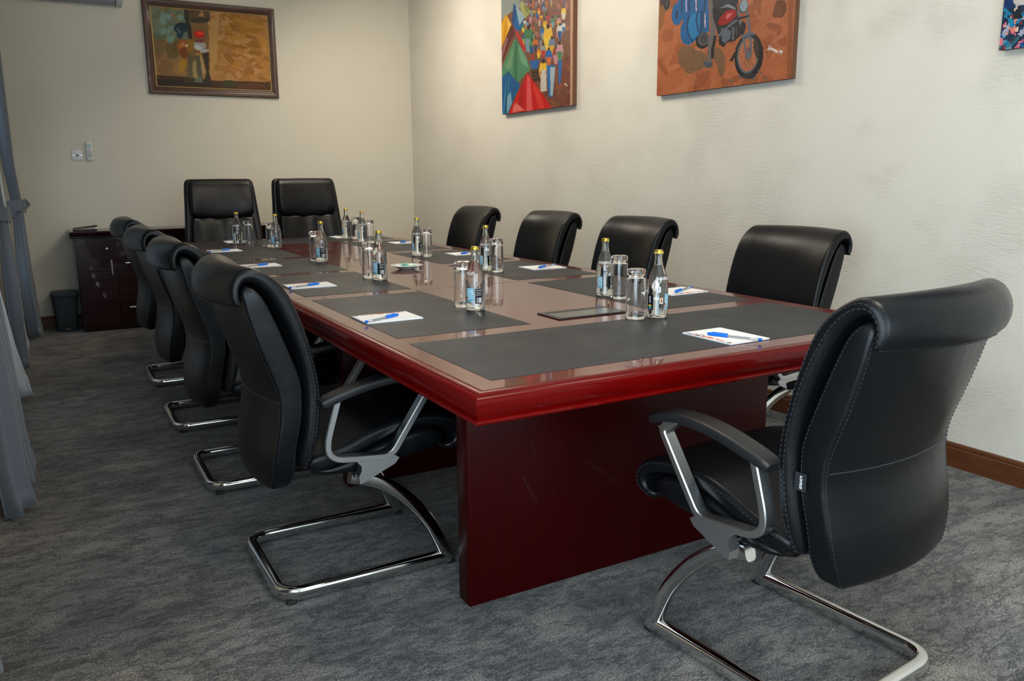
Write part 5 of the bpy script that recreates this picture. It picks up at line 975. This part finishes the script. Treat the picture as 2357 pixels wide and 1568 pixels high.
def black_label(rain):
    R = raster(29, 50, 29, 50, (17, 20, 32))
    if rain:
        for k in range(10): y = 44 - k * 2.2; rpoly(R, [12 + ru(-4, 0), y, 18 + ru(0, 4), y, 18, y - 1.1, 12, y - 1.1], np.array((214, 214, 220.)))
        rell(R, 15, 12, 7, 6, 0, np.array((240, 200, 40.)), 14); rpoly(R, [8, 6, 22, 6, 22, 9.5, 8, 9.5], np.array((20, 140, 210.))); rpoly(R, [8, 9.5, 22, 9.5, 22, 12, 8, 12], np.array((70, 180, 90.))); rpoly(R, [5, 3, 24, 3, 24, 4, 5, 4], np.array((200, 200, 210.)))
    else:
        for y0, n_, h_ in ((44, 1, 2), (39, 1, 1), (35, 1, .9), (31, 1, .9), (27, 1, .9)):
            x = 3
            while x < 25: w_ = ru(1, 4); rpoly(R, [x, y0, x + w_, y0, x + w_, y0 + h_, x, y0 + h_], np.array((214, 214, 218.))); x += w_ + .8
        rpoly(R, [13, 3, 26, 3, 26, 20, 13, 20], np.array((226, 226, 226.)))
        for k in range(6): rpoly(R, [14, 4 + k * 2.6, 25, 4 + k * 2.6, 25, 5 + k * 2.6, 14, 5 + k * 2.6], np.array((90, 92, 100.)))
        for y in (5, 11, 17): rell(R, 8, y, 2.6, 2.2, 0, np.array((220, 220, 224.)), 8)
    return R
RB, RK, RR = blue_label(), black_label(False), black_label(True)
def wrap_text(name, s, size, z0, ang, parent, m='white_ink'):
    me = text_mesh(s, size, True)
    for v in me.vertices:
        z = z0 + v.co.y; r = r_at(z) + .0005; a = math.radians(ang) + v.co.x / r; v.co = Vector((r * math.cos(a), r * math.sin(a), z))
    return link(name, me, m, parent)
def make_bottle(kind):
    t = empty('water_bottle'); inner = [(max(r - .0024, .004), z) for r, z in BP if z >= .004]
    prof = BP + [(.0090, .2085)] + [(r, max(z, .0085)) for r, z in inner[::-1] if z < .206] + [(.016, .0115)]
    lathe('glass_body', prof, 'bottle_glass', t, 32, 50)
    wp = [(.016, .0113), (.0303, .0083)] + [(max(r - .0023, .004), z) for r, z in BP if .009 < z < .168] + [(r_at(.168) - .0023, .168)]
    lathe('water', wp, 'water', t, 32, 50)
    c = lathe('crown_cap', [(.0138, .2035), (.0140, .2065), (.0132, .2125), (.0118, .2145), (.005, .2155)], 'gold', t, 30, 40)
    bm = bmesh.new()
    for k in range(21): a_ = 2 * math.pi * k / 21; add_lathe(bm, [(.0008, .2022), (.0013, .204), (.0006, .2085)], 5, (.0136 * math.cos(a_), .0136 * math.sin(a_), 0))
    bm_obj('cap_crimp', bm, 'cap_edge', c)
    wrap_text('printed_name', 'AQUELLÉ', .0125, .1225, 0 if kind == 0 else -4, t)
    if kind == 0:
        label_obj('blue_label', .030, .048, .030, 28, RB, t); label_obj('black_label', .026, .050, .025, 84, RK, t); label_obj('rainbow_label', .027, .050, .026, -86, RR, t)
        RA = raster(30, 50, 30, 50, (226, 224, 218)); rell(RA, 15, 25, 12, 22, 0, np.array((226, 224, 218.))); rpoly(RA, [13, 8, 17, 8, 17, 44, 13, 44], np.array((40, 90, 190.)))
        label_obj('print_disc', .013, .019, .083, -34, RA, t); RA = raster(30, 20, 30, 20, (228, 228, 224)); rpoly(RA, [0, 0, 9, 0, 9, 3, 0, 2], np.array((200, 204, 204.))); rell(RA, 5, 14, 1.6, 1.6, 0, np.array((70, 70, 70.))); label_obj('print_band', .016, .0095, .059, -46, RA, t)
        RA = raster(20, 30, 20, 30, (230, 222, 208)); rell(RA, 10, 20, 5, 8, .3, np.array((190, 110, 60.))); rell(RA, 10, 9, 8, 3, -.4, np.array((176, 104, 62.))); rell(RA, 10, 12, 3, 2, 0, np.array((90, 50, 40.))); label_obj('print_figure', .011, .019, .047, -18, RA, t)
    else: label_obj('blue_label', .024, .044, .030, -40, RB, t); label_obj('rainbow_label', .024, .048, .027, 40, RR, t)
    return t
def make_glass():
    prof = [(.0310, 0), (.0322, .0012), (.0320, .02), (.0305, .120), (.0301, .140), (.0297, .152), (.0280, .157), (.020, .1585), (.006, .1572)]
    inner = [(.006, .1385), (.022, .1375), (.0268, .1345), (.0282, .128), (.0288, .115), (.0304, .02), (.0309, .0008)]
    t = empty('highball_glass'); lathe('tumbler', prof + inner, 'glass', t, 36, 50); return t
NX, NY = 63, 50
def make_pad():
    t = empty('notepad'); hx, hy, th = .0945, .0735, .0042; box('paper_block', -hx, hx, -hy, hy, 0, th, 'paper', t, .0004, 1)
    R = raster(.186, .144, 62, 48, (236, 236, 236))
    for k in range(34): rell(R, ru(.0, .19), .144 - abs(random.gauss(0, .008)) - .003, ru(.004, .016), ru(.0015, .0045), ru(-.5, .5), np.array(random.choice([(232, 150, 70), (214, 110, 50), (120, 80, 70), (150, 90, 150), (70, 80, 140), (236, 190, 110), (200, 90, 60), (90, 84, 80)]), float))
    raster_mesh('printed_cover', R, lambda s, q: (s - .093, q - .072, np.full_like(s, th + .0002)), 'print', t); return t
def make_pen():
    t = empty('ballpoint_pen'); h6 = lambda r: [(r * math.cos(a), r * math.sin(a)) for a in np.linspace(0, 2 * math.pi, 7)[:-1]]
    loft('barrel', [[(x, a_, .0046 + b_) for a_, b_ in h6(r)] for x, r in ((-.070, .0037), (.030, .0037))], 'pen_clear', t, None)
    loft('ink_refill', [[(x, a_, .0046 + b_) for a_, b_ in h6(.0014)] for x in (-.045, .028)], 'ink_tube', t, 60)
    c = loft('pen_cap', [[(x, a_, .0050 + b_) for a_, b_ in sup(14, r, r)] for x, r in ((.018, .0050), (.022, .0053), (.064, .0047), (.075, .0042), (.077, .003))], 'pen_blue', t, 40)
    box('clip', .018, .064, -.0015, .0015, .0098, .0112, 'pen_blue', c, .0005, 1)
    loft('end_plug', [[(x, a_, .0046 + b_) for a_, b_ in sup(12, r, r)] for x, r in ((-.0775, .0036), (-.077, .0042), (-.069, .0042))], 'pen_blue', t, 40); return t
PB = [make_bottle(0), make_bottle(1)]; UB = [[], []]; PG = make_glass(); UG = []; PN = make_pad(); UN = []; PP = make_pen(); UP = []
r_ = math.radians
ORD = ('first', 'second', 'third', 'farthest')
SEATS = []   # label, bottle xy, glass xy, pad xy, heading, pen offset
BL_ = [(.503, .983), (.519, 1.935), (.528, 2.822), (.535, 3.826)]; GL_ = [(.500, 1.068), (.505, 2.022), (.520, 2.910), (.528, 3.932)]; NL_ = [(.184, .985), (.193, 1.896), (.196, 2.800), (.205, 3.790)]
BR_ = [(1.071, 1.022), (1.074, 1.988), (1.088, 2.846), (1.138, 3.905)]; GR_ = [(1.072, .934), (1.092, 1.912), (1.112, 2.772), (1.160, 3.828)]; NR_ = [(1.362, .948), (1.362, 1.940), (1.360, 2.790), (1.370, 3.735)]
for i in range(4):
    SEATS.append(('at the %s place on the curtain side' % ORD[i], BL_[i], GL_[i], NL_[i], 0, 0, (-.033, -.045)))
    SEATS.append(('at the %s place on the painting wall side' % ORD[i], BR_[i], GR_[i], NR_[i], 180, 1, (-.02, .012)))
SEATS.append(('at the near end of the table', (.931, .545), (.857, .562), (.884, .192), 90, 0, (-.046, .012)))
SEATS.append(('at the left place of the far end', (.385, 4.262), (.448, 4.215), (.415, 4.47), -90, 1, (-.02, .0)))
SEATS.append(('at the right place of the far end', (1.172, 4.345), (1.215, 4.262), (1.18, 4.47), -90, 1, (-.02, .0)))
for ph_, b_, g_, n_, hd, kd, po in SEATS:
    zb = ZP
    brot = {0: 180, 180: -122, 90: -90, -90: -118}[hd]
    o = place(PB[kd], UB[kd], (*b_, ZP), r_(brot)); tag(o, 'gold-capped clear water bottle ' + ph_, 'bottle', 'water bottles on the table')
    o = place(PG, UG, (*g_, ZP), 0); tag(o, 'upturned clear highball glass ' + ph_, 'glass', 'upturned glasses on the table')
    jit = random.uniform(-2, 2); o = place(PN, UN, (*n_, ZP), r_(hd + jit)); tag(o, 'white notepad with floral border ' + ph_, 'notepad', 'notepads on the table')
    c, s = math.cos(r_(hd)), math.sin(r_(hd)); o = place(PP, UP, (n_[0] + po[0] * c - po[1] * s, n_[1] + po[0] * s + po[1] * c, ZP + .0046), r_(hd + 26 + random.uniform(-2, 4))); tag(o, 'blue-capped pen on the notepad ' + ph_, 'pen', 'pens on the notepads')
pl = empty('saucer', (.782, 2.268, TT + .0003)); tag(pl, 'white saucer of wrapped mints in the middle of the table', 'plate')
lathe('saucer_body', [(.034, 0), (.038, .0012), (.040, .004), (.062, .012), (.0785, .0178), (.0795, .0192), (.078, .0202), (.060, .0152), (.040, .0075), (.010, .0068)], 'porcelain', pl, 48, 60)
def make_mint():
    t = empty('wrapped_mint'); loft('sweet', [[(x, a_, .0062 + b_) for a_, b_ in sup(14, max(r, .0008), max(r * .85, .0007))] for x, r in [(-.010 + .020 * k / 10, .0068 * math.sqrt(max(0, 1 - (k / 5 - 1) ** 2))) for k in range(11)]], 'candy', t, 70)
    for s in (1, -1):
        V = [(s * .0095, 0, .0062)]; F = []
        for k in range(7): a_ = (k / 6 - .5) * 1.9; V.append((s * (.0095 + .0105 * math.cos(a_)), .0105 * math.sin(a_), .0062 + (.0018 if k % 2 else -.0018)))
        for k in range(6): F.append((0, k + 1, k + 2))
        w_ = py_obj('wrapper_twist', V, F, 'candy', t); md = w_.modifiers.new('foil', 'SOLIDIFY'); md.thickness = .0005
    return t
PM = make_mint(); UM = []
for k, (x, y, z, a_) in enumerate(((-.022, .004, 0, 20), (-.006, -.008, 0, 75), (.006, .010, 0, -30), (.030, -.004, 0, 10), (-.012, .010, .0085, 110), (-.002, 0, .0095, -15))):
    o = place(PM, UM, (pl.location.x + x, pl.location.y + y, TT + .0076 + z), r_(a_)); tag(o, ('leftmost pale green wrapped mint in the saucer', 'nearest pale green wrapped mint of the saucer heap', 'pale green wrapped mint at the back of the saucer heap', 'lone pale green wrapped mint on the right of the saucer', 'wrapped mint lying crosswise on top of the heap', 'wrapped mint on the very top of the saucer heap')[k], 'sweet', 'wrapped mints in the saucer')
bpy.context.view_layer.update()
